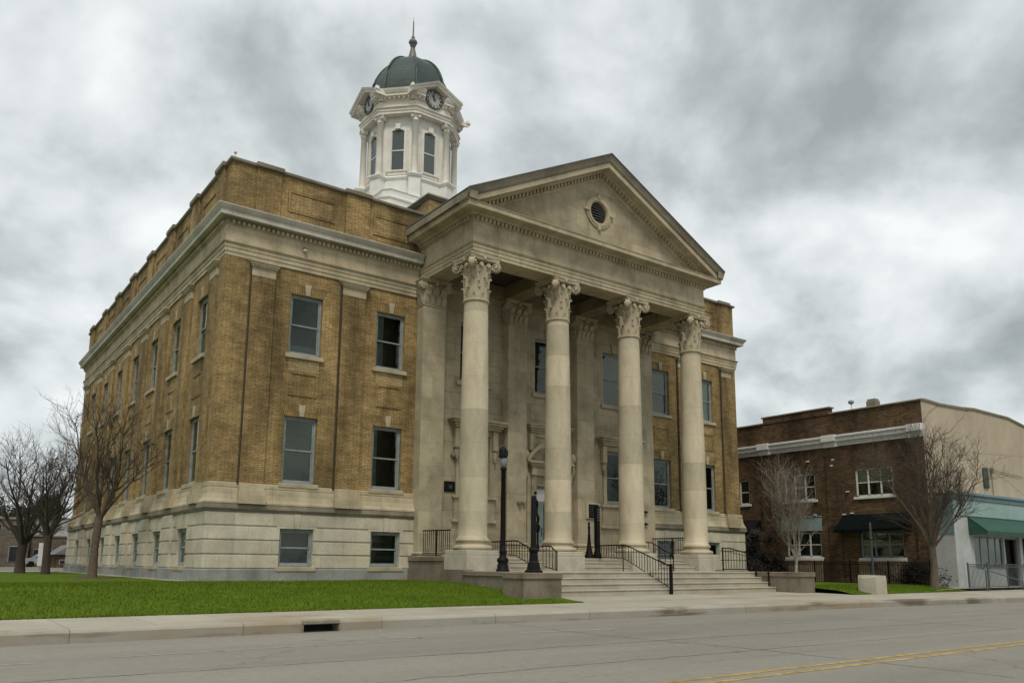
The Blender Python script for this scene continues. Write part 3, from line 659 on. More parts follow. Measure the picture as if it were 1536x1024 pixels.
# antae
def anta(x0,x1,yf,zb=.98):
    mb=MB(); mb.box(x0,x1,yf,.0,zb,11.62,0,.01); o=mb.build('anta',M['stone_ash'],CH)
    mb=MB()
    for e,z0,z1 in((.12,zb,zb+.28),(.09,zb+.28,zb+.42),(.03,zb+.42,zb+.56),(.07,zb+.56,zb+.68)): mb.box(x0-e,x1+e,yf-e,.0,z0,z1,0,.035)
    mb.build('base',M['stone'],o)
    mb=MB(); mb.box(x0-.03,x1+.03,yf-.03,.0,11.62,11.70,0,.02)
    mb.box(x0,x1,yf,.0,11.70,12.66)
    w_=x1-x0
    def leafrow(z0,h,n,out,ph=0):
        for i in range(n):
            c=x0+w_*(i+.5+ph)/n; lw=w_/n*.40
            ring=[]
            for t,o_,s in((0,.0,1),(.35,.035,1.05),(.7,.055,.95),(.9,.10,.7),(1,.15,.35)):
                z=z0+h*t; ring.append([(c-lw*s,yf+.01,z),(c-lw*s,yf-.03-o_*out,z),(c+lw*s,yf-.03-o_*out,z),(c+lw*s,yf+.01,z)])
            ring.append([(c-lw*.3,yf+.01,z0+h*.9),(c-lw*.3,yf-.05-.15*out,z0+h*.9),(c+lw*.3,yf-.05-.15*out,z0+h*.9),(c+lw*.3,yf+.01,z0+h*.9)])
            mb.loft(ring,0,True)
        for s,xx in((-1,x0),(1,x1)):
            c=yf*.5; ring=[]
            lw=abs(yf)*.36
            for t,o_,k in((0,.0,1),(.35,.035,1.05),(.7,.055,.95),(.9,.10,.7),(1,.15,.35)):
                z=z0+h*t; ring.append([(xx-s*.01,c-lw*k,z),(xx+s*(.03+o_*out),c-lw*k,z),(xx+s*(.03+o_*out),c+lw*k,z),(xx-s*.01,c+lw*k,z)])
            mb.loft(ring,0,True)
    leafrow(11.72,.42,4,1.0); leafrow(12.02,.44,3,1.3)
    for xx,s in((x0,-1),(x1,1)):
        for r_,t in((.19,.16),(.13,.2),(.07,.24)):
            mb.loft([[(xx+s*.06+r_*math.cos(a),yf-.02-t*.5,12.52+r_*math.sin(a)) for a in [k*math.pi/8 for k in range(16)]],[(xx+s*.06+r_*math.cos(a),yf+.10,12.52+r_*math.sin(a)) for a in [k*math.pi/8 for k in range(16)]]],0,True)
    mb.box(x0-.16,x1+.16,yf-.17,.0,12.68,12.75,0,.02); mb.box(x0-.2,x1+.2,yf-.21,.0,12.75,12.828,0,.02)
    mb.lathe([(.02,12.55),(.09,12.6),(.1,12.7),(.04,12.78)],(x0+x1)/2,yf-.16,8)
    mb.build('capital',M['stone'],o); return o
anta(8.24,9.36,-.52,.5); anta(12.82,13.90,-.42); anta(17.0,18.08,-.42); anta(21.05,22.12,-.52,.5)
# portico windows
def pwin(x,z,wd,ht):
    o=make_window('p',wd,ht,False,False,False); o.parent=CH; o.location=(x,-.012,z); return o
for x in CW:
    o=pwin(x,8.70,1.52,2.72); mb=MB(); mb.box(-.95,.95,-.12,.1,-.2,0,0,.02); mb.build('sill',M['stone'],o)
    mb=MB(); mb.prism([(-.14,2.74),(.14,2.74),(.20,3.2),(-.20,3.2)],-.09,.02,'y'); mb.build('keystone',M['stone'],o)
    if x!=CW[0]: add_blind(o,1.52,1.4,2.6)
for x in(11.3,19.98):
    o=pwin(x,3.72,1.56,2.60); mb=MB()
    for s in(-1,1): mb.box(s*.79,s*1.0,-.10,.04,-.1,2.62,0,.02); mb.box(s*.86,s*1.14,-.24,.0,1.95,2.86,0,.04); mb.box(s*.9,s*1.1,-.18,.0,1.55,1.95,0,.05); mb.lathe([(.02,1.42),(.10,1.5),(.02,1.6)],s*1.0,-.14,8)
    mb.box(-1.0,1.0,-.11,.02,2.62,2.86,0,.02); mb.build('surround',M['stone'],o)
    mb=MB()
    for e,z0,z1 in((.22,2.86,2.96),(.30,2.96,3.06),(.40,3.06,3.16),(.46,3.16,3.26)): mb.box(-1.0-e,1.0+e,-.12-e,.02,z0,z1,0,.02)
    mb.build('hood',M['stone'],o)
    mb=MB(); mb.box(-1.15,1.15,-.16,.1,-.22,-.1,0,.02); mb.box(-1.05,1.05,-.06,.05,-1.1,-.22,0,.02); mb.box(-1.15,1.15,-.12,.05,-1.25,-1.1,0,.02); mb.build('apron',M['stone'],o)
# entrance door with broken pediment surround
D=MB(); D.box(14.75,14.85,.14,.24,.98,4.3); D.box(16.05,16.15,.14,.24,.98,4.3); D.box(14.85,16.05,.14,.24,4.18,4.3); D.box(14.85,16.05,.15,.23,3.5,3.62); D.box(15.41,15.49,.16,.24,.98,3.5)
D.box(14.85,16.05,.55,.57,.98,4.3,1); D.box(14.85,16.05,.18,.24,.98,1.25)
door=D.build('door',[M['frame'],M['interior']],CH)
mb=MB(); mb.box(14.85,15.41,.195,.2,1.25,3.5); mb.box(15.49,16.05,.195,.2,1.25,3.5); mb.build('pane',M['glass_dark'],door)
mb=MB(); mb.box(14.85,16.05,.195,.2,3.62,4.18); mb.build('transom',M['blind_and_glare'],door)
mb=MB(); mb.bar((15.36,.10,2.0),(15.36,.10,2.4),.03); mb.bar((15.54,.10,2.0),(15.54,.10,2.4),.03); mb.build('handle',M['finial'],door)
mb=MB()
for s in(-1,1):
    c=15.45; mb.box(c+s*.72,c+s*1.02,-.14,0,.98,4.75,0,.02); mb.box(c+s*.76,c+s*.96,-.18,-.1,1.5,4.3,0,.03)
    mb.box(c+s*1.04,c+s*1.24,-.09,0,.98,4.9,0,.02)
    mb.box(c+s*.78,c+s*1.1,-.30,0,4.75,5.15,0,.05)
    # scrolled broken pediment and garland
    pts=[(c+s*(1.35-.9*t),-.22,5.42+.75*math.sin(t*1.45)) for t in [k/10 for k in range(11)]]; mb.tube(pts,[.11]*8+[.13,.16,.18],8)
    mb.lathe([(.03,5.45),(.16,5.55),(.18,5.75),(.10,5.9),(.02,5.95)],c+s*1.42,-.2,10)
    mb.tube([(c+s*1.42,-.16,5.4),(c+s*1.46,-.15,5.1),(c+s*1.36,-.14,4.8),(c+s*1.42,-.13,4.55)],[.10,.14,.10,.04],8)
mb.box(14.38,16.52,-.16,0,4.78,5.16,0,.02)
for e,z0,z1 in((.10,5.16,5.24),(.2,5.24,5.32),(.28,5.32,5.42)): mb.box(14.4-e,16.5+e,-.2-e,0,z0,z1,0,.02)
mb.lathe([(.05,5.42),(.2,5.5),(.24,5.75),(.14,5.95),(.2,6.05),(.05,6.2)],15.45,-.2,12)
mb.build('surround',M['stone'],door)
mb=MB()
for s in(-1,1): mb.box(15.45+s*.95,15.45+s*1.15,-.2,0,5.9,6.75,0,.05); mb.box(15.45+s*.70,15.45+s*.92,-.08,0,5.6,6.75,0,.02)
mb.box(14.35,16.55,-.10,0,6.6,6.78,0,.02)
for e,z0,z1 in((.05,6.78,6.88),(.14,6.88,6.98),(.24,6.98,7.08),(.3,7.08,7.16)): mb.box(14.4-e,16.5+e,-.14-e,0,z0,z1,0,.02)
mb.build('hood',M['stone'],door)

# portico floor, podium
mb=MB(); mb.box(8.3,22.0,-3.45,.0,.2,.985); mb.build('portico_floor',M['stone_stair'],CH)
for x0,x1 in((8.04,8.3),(22.0,22.3)):
    mb=MB()
    mb.box(x0+.02,x1-.02,-2.82,.0,.52,.80); mb.box(x0-.03,x1+.03,-2.82,.0,.80,.99,0,.02)
    mb.box(x0-.06,x1+.06,-4.45,-.16,-.6,.51,0,.01)
    mb.build('podium',M['stone_cheek'],CH)
# columns
XC=[8.86,13.1,17.36,21.6]; YC=-3.62
def capital(mb):
    z0=10.98
    mb.lathe([(.485,z0-.02),(.53,z0),(.55,z0+.04),(.53,z0+.08),(.49,z0+.09)],0,0,32)
    mb.lathe([(.485,z0+.09),(.475,z0+.5),(.485,z0+.9),(.52,z0+1.2),(.58,z0+1.45)],0,0,32)
    def leaves(n,zb,h,r0,out,ph,wf=.42):
        for k in range(n):
            a=ph+2*math.pi*k/n; ca,sa=math.cos(a),math.sin(a); tw=math.pi*r0/n*wf*2
            prof=[(0,.025,1.0),(.3,.045,1.08),(.62,.06,1.0),(.82,.09,.85),(.95,.15,.62),(1.0,.20,.42),(.95,.235,.34),(.87,.225,.28)]
            rings=[]
            for t,o,s in prof:
                r_=r0+o*out; wv=tw*s; z=zb+h*t
                rings.append([(ca*(r0-.03)-sa*wv,sa*(r0-.03)+ca*wv,z),(ca*r_-sa*wv*.9,sa*r_+ca*wv*.9,z),(ca*(r_+.022),sa*(r_+.022),z),(ca*r_+sa*wv*.9,sa*r_-ca*wv*.9,z),(ca*(r_-.0)*0+ca*(r0-.03)+sa*wv,sa*(r0-.03)-ca*wv,z)])
            mb.loft(rings,0,True,True)
    leaves(8,z0+.09,.50,.475,.52,math.pi/8); leaves(8,z0+.30,.72,.478,.55,0); leaves(8,z0+.80,.42,.49,.5,math.pi/8,.28)
    # diagonal volutes
    for q in range(4):
        a=math.pi/4+q*math.pi/2; ca,sa=math.cos(a),math.sin(a)
        def P(r_,t,z): return (ca*r_-sa*t, sa*r_+ca*t, z)
        cx,cz=.80,12.43
        spiral=[]
        for k in range(27):
            th=math.pi*.62-k*.42; rad=.205*(1-k/30.0); spiral.append((cx+rad*math.cos(th),cz+rad*math.sin(th)))
        stem=[(.50,11.95),(.54,12.2),(.62,12.5)]
        line=stem+spiral
        prev=None; rings=[]
        for i,(r_,z) in enumerate(line):
            wv=.075 if i<3 else .085+.0035*i
            th_=.045 if i>=3 else .05
            rings.append([P(r_-th_*.5,-wv,z-th_*.4),P(r_-th_*.5,wv,z-th_*.4),P(r_+th_*.5,wv,z+th_*.5),P(r_+th_*.5,-wv,z+th_*.5)])
        mb.loft(rings,0,True)
        disc=[[P(cx+.19*math.cos(b),s*.075,cz+.19*math.sin(b)) for b in [k*math.pi/10 for k in range(20)]] for s in(-1,1)]; mb.loft(disc,0,True)
        eye=[[P(cx+.05*math.cos(b),s*.16,cz+.05*math.sin(b)) for b in [k*math.pi/6 for k in range(12)]] for s in(-1,1)]; mb.loft(eye,0,True)
    # inner helices and flower on each face
    for q in range(4):
        a=q*math.pi/2; ca,sa=math.cos(a),math.sin(a)
        for s in(-1,1):
            ring=[]
            for t in(0,1):
                ring.append([(ca*(.56+.08*t)-sa*(s*.17+.09*math.cos(b)),sa*(.56+.08*t)+ca*(s*.17+.09*math.cos(b)),12.44+.09*math.sin(b)) for b in [k*math.pi/6 for k in range(12)]])
            mb.loft(ring,0,True)
        mb.lathe([(.02,12.60),(.06,12.63),(.075,12.70),(.05,12.79),(.02,12.81)],ca*.60,sa*.60,8)
    # concave abacus
    def aba(hw_,dip):
        pts=[]
        for q in range(4):
            a=q*math.pi/2; ca,sa=math.cos(a),math.sin(a)
            for k in range(7):
                t=-1+2*k/6.0; x=hw_-dip*(1-t*t); y=t*(hw_-.05)
                pts.append((ca*x-sa*y,sa*x+ca*y))
        return pts
    r=[[(x,y,z) for x,y in aba(h_,.12)] for h_,z in((.66,12.62),(.70,12.66),(.70,12.74),(.73,12.76),(.74,12.828))]
    mb.loft(r,0,True)
def column():
    mb=MB(); prof=[]
    for k in range(25):
        t=k/24; z=1.74+(10.96-1.74)*t; e=.56-.075*(max(0,t-.25)/.75)**1.5; prof.append((e,z))
    prof=[(.60,1.66),(.60,1.69),(.575,1.72)]+prof
    mb.lathe(prof,0,0,40); o=mb.build('column',M['shaft'],CH)
    mb=MB(); pr=[(.74,1.225)]
    for k in range(9): a=-math.pi/2+math.pi*k/8; pr.append((.70+.075*math.cos(a),1.31+.085*math.sin(a)))
    pr+=[(.66,1.40),(.615,1.43),(.61,1.48),(.64,1.51)]
    for k in range(9): a=-math.pi/2+math.pi*k/8; pr.append((.62+.05*math.cos(a),1.585+.06*math.sin(a)))
    pr+=[(.60,1.66)]
    mb.lathe(pr,0,0,40); mb.build('base',M['stone'],o)
    mb=MB(); mb.box(-.775,.775,-.80,.775,.30,1.03,0,.015); mb.box(-.755,.755,-.78,.755,1.03,1.222,0,.02); mb.build('pedestal',M['stone_ped'],o)
    mb=MB(); capital(mb); mb.build('capital',M['stone_cap'],o)
    return o
def shaft_mat():
    m,nt,b=newmat('column_shaft_limestone'); L=nt.links.new; ob=coord(nt,'Object')
    base=(.55,.49,.36)
    c=mix(nt,base,(.37,.325,.235),ramp(nt,noise(nt,coord(nt,'Object',(1.3,1.3,.5)),1.2,6,.62,.3),[(.4,0.0),(.75,.9)]))
    # drums: slightly different tone per drum, hairline joints
    sx=N(nt,'ShaderNodeSeparateXYZ'); L(ob,sx.inputs[0])
    oi=N(nt,'ShaderNodeObjectInfo')
    mul=N(nt,'ShaderNodeMath',operation='MULTIPLY_ADD'); L(sx.outputs[2],mul.inputs[0]); mul.inputs[1].default_value=1/1.32; L(oi.outputs['Random'],mul.inputs[2])
    fl=N(nt,'ShaderNodeMath',operation='FLOOR'); L(mul.outputs[0],fl.inputs[0]); fr=N(nt,'ShaderNodeMath',operation='FRACT'); L(mul.outputs[0],fr.inputs[0])
    s2=N(nt,'ShaderNodeMath',operation='ADD'); L(fl.outputs[0],s2.inputs[0]); L(oi.outputs['Random'],s2.inputs[1])
    wn=nt.nodes.new('ShaderNodeTexWhiteNoise'); wn.noise_dimensions='1D'; L(s2.outputs[0],wn.inputs['W'])
    c=mix(nt,c,ramp(nt,wn.outputs[0],[(0,(.76,.76,.75)),(1,(1.08,1.07,1.05))]),1.0,'MULTIPLY')
    c=mix(nt,c,ramp(nt,fr.outputs[0],[(0,.72),(.007,1.0),(.993,1.0),(1.0,.72)]),1.0,'MULTIPLY')
    c=mix(nt,c,(.42,.31,.15),ramp(nt,noise(nt,coord(nt,'Object',(2,2,.8)),.8,5,.6,.6),[(.58,0.0),(.8,.4)]))
    n3=noise(nt,ob,16,4); c=mix(nt,c,ramp(nt,n3,[(.25,.9),(.75,1.07)]),1.0,'MULTIPLY')
    L(c,b.inputs['Base Color']); b.inputs['Roughness'].default_value=.85; b.inputs['Specular IOR Level'].default_value=.25; bump(nt,b,n3,.2,.01); return m
M['shaft']=shaft_mat(); M['stone_cap']=stone_mat('capital_limestone',(.44,.38,.265),None,.5,.95,.3); M['stone_ped']=stone_mat('pedestal_limestone',(.44,.41,.33),None,.62,.6,.2)
c0=column()
for i,x in enumerate(XC):
    o=c0 if i==0 else copy_tree(c0); o.parent=CH; o.location=(x,YC,0)
# portico entablature
XL,XR,YF=8.33,22.07,-4.15
pp=[(XL,.0),(XL,YF),(XR,YF),(XR,.0)]
mb=MB(); mb.sweep(pp,[(-1.0,13.6),(-1.0,12.832),(.0,12.832),(.0,12.97),(.025,12.975),(.025,13.13),(.05,13.135),(.05,13.25),(.10,13.29),(.12,13.33),(.02,13.36),(.02,14.20),(.06,14.22),(.09,14.25),(-.9,14.25)])
mb.build('portico_entablature',M['stone_frieze'],CH)
mb=MB(); dentil_run(mb,(XL,-.0),(XL,YF-.05),14.25,14.39,.05,.17,.20); dentil_run(mb,(XL-.05,YF),(XR+.05,YF),14.25,14.39,.05,.17,.20)
mb.sweep(pp,[(-.9,14.252),(.06,14.252),(.06,14.39),(.20,14.41),(.22,14.46),(.26,14.50),(.60,14.50),(.64,14.51),(.64,14.69),(.67,14.70),(.67,14.72),(-.3,14.80)])
mb.build('corona',M['stone'],CH)
# cymatium on the flanks
for pth in([(XL,1.6),(XL,YF-.74)],[(XR,YF-.74),(XR,1.6)]):
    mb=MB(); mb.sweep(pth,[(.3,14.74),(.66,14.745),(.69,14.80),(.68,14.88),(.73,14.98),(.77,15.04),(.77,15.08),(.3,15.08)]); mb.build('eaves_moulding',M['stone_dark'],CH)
# rakes
AX,AZ=15.2,18.95; TX0,TX1,TZ=XL-.77,XR+.77,15.08
slope=(AZ-TZ)/(AX-TX0)
def rake(prof,mb,side,m=0):
    A=[]
    for y,h in prof:
        t=max(0.0,(14.722-h-TZ)/slope); x=TX0+t; A.append((x if side<0 else 2*AX-x,y,TZ+slope*t+h))
    mb.loft([A,[(AX,y,AZ+h) for y,h in prof]],m,True)
for side in(-1,1):
    mb=MB()
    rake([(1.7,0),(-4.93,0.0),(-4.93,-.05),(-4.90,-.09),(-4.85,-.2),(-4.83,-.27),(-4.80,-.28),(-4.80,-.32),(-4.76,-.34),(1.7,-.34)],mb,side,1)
    rake([(-4.2,-.345),(-4.765,-.345),(-4.765,-.57),(-4.40,-.58),(-4.38,-.62),(-4.32,-.66),(-4.20,-.68),(-4.20,-.84),(-4.16,-.86),(-4.14,-.93),(-4.05,-.95),(-4.05,-.5)],mb,side,0)
    n=40
    for i in range(2,n):
        t=(i+.2)/n; t2=t+.5/n
        xa=AX+side*(AX-TX0)*(1-t); xb=AX+side*(AX-TX0)*(1-t2); za=TZ+(AZ-TZ)*t; zb=TZ+(AZ-TZ)*t2
        if za-.84<14.75: continue
        q=((-4.34,-.67),(-4.34,-.82),(-4.18,-.82),(-4.18,-.67)); mb.loft([[(xa,y,za+h) for y,h in q],[(xb,y,zb+h) for y,h in q]],0,True)
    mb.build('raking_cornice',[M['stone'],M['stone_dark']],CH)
    mb=MB(); mb.loft([[(AX+side*(AX-TX0),y,TZ+h) for y,h in ((1.7,.006),(1.7,.05),(-4.97,.05),(-4.97,.006))],[(AX,y,AZ+h) for y,h in ((1.7,.006),(1.7,.05),(-4.97,.05),(-4.97,.006))]],0,True); mb.build('roof_edge',M['roof'],CH)
# tympanum with a round louvred opening
ox,oz,orad=15.1,16.40,.56
def rz(x): return TZ+(AZ-TZ)*(1-abs(x-AX)/(AX-TX0))-.90
tri=[(XL+.3,14.74),(XR-.3,14.74),(XR-.3,rz(XR-.3)),(AX,rz(AX)),(XL+.3,rz(XL+.3))]
tri=[p for p in tri if p[1]>14.5]
xA=AX-(AX-TX0)*(1-(14.74+.90-TZ)/(AZ-TZ)); tri=[(xA,14.74),(2*AX-xA,14.74),(AX,rz(AX))]
angs=sorted([math.atan2(p[1]-oz,p[0]-ox) for p in tri]+[-math.pi+2*math.pi*k/48 for k in range(48)])
def hit(a):
    dx_,dz_=math.cos(a),math.sin(a); best=1e9
    for (x1,z1),(x2,z2) in zip(tri,tri[1:]+tri[:1]):
        ex,ez=x2-x1,z2-z1; den=dx_*ez-dz_*ex
        if abs(den)<1e-9: continue
        t=((x1-ox)*ez-(z1-oz)*ex)/den; u=((x1-ox)*dz_-(z1-oz)*dx_)/den
        if t>0 and -1e-6<=u<=1+1e-6: best=min(best,t)
    return (ox+dx_*best,-4.1,oz+dz_*best)
mb=MB(); inner=[(ox+orad*math.cos(a),-4.1,oz+orad*math.sin(a)) for a in angs]; outer=[hit(a) for a in angs]; n=len(angs)
mb.raw(inner+outer,[(k,(k+1)%n,n+(k+1)%n,n+k) for k in range(n)]); 
inn2=[(x,-3.6,z) for x,_,z in inner]; mb.raw(inner+inn2,[(k,(k+1)%n,n+(k+1)%n,n+k) for k in range(n)])
mb.build('tympanum',M['stone_tymp'],CH)
mb=MB()
def ring(mb,r0,r1,y0,y1,cx=ox,cz=oz,n=40):
    A=[[(cx+r_*math.cos(2*math.pi*k/n),y,cz+r_*math.sin(2*math.pi*k/n)) for k in range(n)] for r_,y in((r0,y1),(r0,y0),(r1,y0),(r1,y1))]
    mb.loft(A,0,False,False)
ring(mb,.50,.74,-4.17,-4.05); ring(mb,.54,.64,-4.20,-4.16)
for a in(0,90,180,270):
    dx_,dz_=math.cos(R(a)),math.sin(R(a)); mb.box(ox+dx_*.74-.07-abs(dx_)*.05,ox+dx_*.74+.07+abs(dx_)*.05,-4.23,-4.05,oz+dz_*.74-.07-abs(dz_)*.05,oz+dz_*.74+.07+abs(dz_)*.05,0,.03)
rv=mb.build('round_vent',M['stone'],CH)
mb=MB()
for k in range(8):
    z=oz-.44+.126*k; wd=math.sqrt(max(.02,.52**2-(z-oz)**2)); mb.prism([(-4.02,z-.03),(-3.99,z-.045),(-3.85,z+.05),(-3.88,z+.065)],ox-wd,ox+wd,'x')
mb.box(ox-.56,ox+.56,-3.62,-3.6,oz-.56,oz+.56,1)
mb.build('louvre',[M['frame'],M['interior']],rv)
# ceiling and beams
mb=MB(); mb.box(9.3,21.1,-3.2,.0,13.45,13.58); mb.build('portico_ceiling',M['shaded_ceiling'],CH)
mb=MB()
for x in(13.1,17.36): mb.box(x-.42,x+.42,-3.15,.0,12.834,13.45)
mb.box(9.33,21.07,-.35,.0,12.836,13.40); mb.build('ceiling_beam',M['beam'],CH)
# wall lamps on the antae
for x in(13.3,22.0):
    pass

# ================================================================== CLOCK TOWER (part of the courthouse)
TXc,TYc=15.2,14.0
T=None
def oct_pts(R_,z,ph=22.5): return [(TXc+R_*math.sin(R(ph+45*k)),TYc-R_*math.cos(R(ph+45*k)),z) for k in range(8)]
mb=MB()
mb.loft([oct_pts(2.72,24.1),oct_pts(2.72,28.4)],0,True)
mb.loft([oct_pts(2.9,22.4),oct_pts(2.9,23.95),oct_pts(2.98,24.0),oct_pts(3.02,24.08),oct_pts(2.95,24.18),oct_pts(2.8,24.2)],0,True)
T=mb.build('clock_tower',M['white'],CH)
# stepped base
mb=MB()
def sq(h,z,c=.0):
    c=c*h
    return [(TXc-h+c,TYc-h,z),(TXc+h-c,TYc-h,z),(TXc+h,TYc-h+c,z),(TXc+h,TYc+h-c,z),(TXc+h-c,TYc+h,z),(TXc-h+c,TYc+h,z),(TXc-h,TYc+h-c,z),(TXc-h,TYc-h+c,z)]
tiers=[(4.3,15.3),(4.3,20.0),(4.42,20.08),(4.42,20.25),(4.2,20.45),(3.95,20.5),(3.95,20.95),(4.0,21.0),(4.0,21.1),(3.75,21.3),(3.6,21.35),(3.6,21.75),(3.66,21.8),(3.66,21.9),(3.35,22.1),(3.3,22.15),(3.3,22.45),(3.35,22.5),(2.95,22.62)]
mb.loft([sq(h,z,.12) for h,z in tiers],0,True); mb.build('stepped_base',M['white'],T)
# pedestals and columns at the eight corners
for k in range(8):
    a=R(22.5+45*k); cx,cy=2.95*math.sin(a),-2.95*math.cos(a)
    mb=MB(); rot=Matrix.Rotation(a,3,'Z')
    def lb(x0,x1,y0,y1,z0,z1):
        v=[(x0,y0),(x1,y0),(x1,y1),(x0,y1)]; v=[rot@Vector((p[0],p[1],0)) for p in v]
        mb.loft([[(p.x+TXc,p.y+TYc,z) for p in v] for z in(z0,z1)],0,True)
    lb(-.36,.36,-3.32,-2.4,22.5,23.94); lb(-.42,.42,-3.40,-2.4,23.94,24.03); lb(-.46,.46,-3.45,-2.4,24.03,24.12)
    mb.build('pedestal',M['white'],T)
    mb=MB(); X,Y=TXc+cx,TYc+cy
    mb.lathe([(.30,24.12),(.31,24.2),(.25,24.24),(.26,24.30),(.22,24.34),(.215,24.4),(.185,27.72),(.22,27.74),(.22,27.78),(.185,27.8),(.19,27.95),(.27,28.1)],X,Y,20)
    lbm=mb
    for s in(-1,1):
        p=rot@Vector((s*.25,-2.95-.02,0)); q=rot@Vector((s*.25,-2.95-.26,0))
        d_=[]
        for P0 in(rot@Vector((0,-3.18,0)),rot@Vector((0,-2.75,0))):
            e=rot@Vector((1,0,0)); d_.append([(TXc+P0.x+e.x*(s*.22+.11*math.cos(b)),TYc+P0.y+e.y*(s*.22+.11*math.cos(b)),28.03+.11*math.sin(b)) for b in [j*math.pi/5 for j in range(10)]])
        mb.loft(d_,0,True)
    lb(-.31,.31,-3.26,-2.64,28.13,28.22)
    mb.build('tower_column',M['white2'],T)
# windows on all faces
def tower_window(k):
    a=R(45*k); rot=Matrix.Rotation(a,3,'Z'); ap=2.72*math.cos(R(22.5))
    def P(x,y,z): p=rot@Vector((x,-ap+y,0)); return (TXc+p.x,TYc+p.y,z)
    mb=MB()
    arc=lambda h,z,n=8,rise=.16:[(h*math.cos(math.pi*j/n),z+rise*math.sin(math.pi*j/n)) for j in range(n+1)]
    def framed(h0,h1,z0,z1,y0,y1,m,rise0=.16,rise1=.2):
        A=[(h0,z0)]+arc(h0,z1,8,rise0)+[(-h0,z0)]; B=[(h1,z0)]+arc(h1,z1+.0+(h1-h0),8,rise1)+[(-h1,z0)]
        mb.loft([[P(x,y1,z) for x,z in A],[P(x,y0,z) for x,z in A],[P(x,y0,z) for x,z in B],[P(x,y1,z) for x,z in B]],m,False,closed=False) if False else None
        n=len(A)
        for (yA,yB) in((y0,y0),):
            for i in range(n-1):
                mb.face([P(A[i][0],y0,A[i][1]),P(A[i+1][0],y0,A[i+1][1]),P(B[i+1][0],y0,B[i+1][1]),P(B[i][0],y0,B[i][1])],m)
                mb.face([P(A[i][0],y0,A[i][1]),P(A[i+1][0],y0,A[i+1][1]),P(A[i+1][0],y1,A[i+1][1]),P(A[i][0],y1,A[i][1])],m)
                mb.face([P(B[i][0],y0,B[i][1]),P(B[i+1][0],y0,B[i+1][1]),P(B[i+1][0],y1,B[i+1][1]),P(B[i][0],y1,B[i][1])],m)
    z0,z1=24.62,27.18
    framed(.42,.56,z0,z1,-.10,.02,0); framed(.56,.66,z0,z1,-.05,.02,0); framed(.38,.42,z0,z1,-.06,.02,1)
    def bx(x0,x1,y0,y1,za,zb,m): 
        mb.loft([[P(x0,y0,za),P(x1,y0,za),P(x1,y1,za),P(x0,y1,za)],[P(x0,y0,zb),P(x1,y0,zb),P(x1,y1,zb),P(x0,y1,zb)]],m,True)
    bx(-.72,.72,-.16,.02,z0-.10,z0,0); bx(-.6,.6,-.1,.02,z0-.3,z0-.1,0); bx(-.38,.38,-.05,.0,(z0+z1)/2+.02,(z0+z1)/2+.09,1)
    bx(-.16,.16,-.22,.02,z1+.16,z1+.50,0)
    o=mb.build('window',[M['white2'],M['frame_white']],T)
    mb=MB(); A=[(.38,z0)]+arc(.38,z1)+[(-.38,z0)]; mb.face([P(x,-.02,z) for x,z in A]); mb.build('pane',M['tower_glass'],o) if False else mb.build('pane',M['tglass'],o)
def tg():
    m,nt,b=newmat('tower_glass'); b.inputs['Base Color'].default_value=(.05,.065,.06,1); b.inputs['Roughness'].default_value=.12; b.inputs['Specular IOR Level'].default_value=.75; return m
M['tglass']=tg()
for k in range(8): tower_window(k)
# entablature
mb=MB()
mb.loft([oct_pts(2.6,28.22),oct_pts(3.22,28.22),oct_pts(3.22,28.38),oct_pts(3.27,28.40),oct_pts(3.27,28.55),oct_pts(3.36,28.6),oct_pts(3.36,28.64),oct_pts(3.18,28.68),oct_pts(3.18,29.12),oct_pts(2.9,29.12)],0,True)
mb.loft([oct_pts(3.0,29.1),oct_pts(3.0,29.7),oct_pts(2.78,29.72),oct_pts(2.6,30.1)],0,True)
mb.build('frieze',M['white2'],T)
mb=MB(); mb.loft([oct_pts(2.9,29.10),oct_pts(3.22,29.10),oct_pts(3.24,29.135),oct_pts(2.9,29.15)],0,True)
def vtx(k,R_): a=R(22.5+45*k); return Vector((TXc+R_*math.sin(a),TYc-R_*math.cos(a)))
for k in range(8):       # face k lies between vertex k-1 and k ; k even = cardinal face
    card=(k%2==0)
    for t0,t1 in(((0,.23),(.77,1)) if card else ((0,1),)):
        rings=[]
        for t in(t0,t1):
            r_=[]
            for R_,z in((2.95,29.12),(3.24,29.12),(3.26,29.28),(3.50,29.30),(3.50,29.45),(3.55,29.47),(3.63,29.62),(3.66,29.72),(2.95,29.76)):
                p=vtx(k-1,R_).lerp(vtx(k,R_),t); r_.append((p.x,p.y,z))
            rings.append(r_)
        mb.loft(rings,0,True)
        nd=8 if not card else 2       # small brackets
        for i in range(nd):
            t=t0+(t1-t0)*(i+.5)/nd
            p=vtx(k-1,3.24).lerp(vtx(k,3.24),t); e=(vtx(k,1)-vtx(k-1,1)).normalized(); nrm=Vector((e.y,-e.x))
            c=[p-e*.06,p+e*.06,p+e*.06+nrm*.17,p-e*.06+nrm*.17]; mb.loft([[(q.x,q.y,z) for q in c] for z in(29.17,29.29)],0,True)
mb.build('cornice',M['white2'],T)
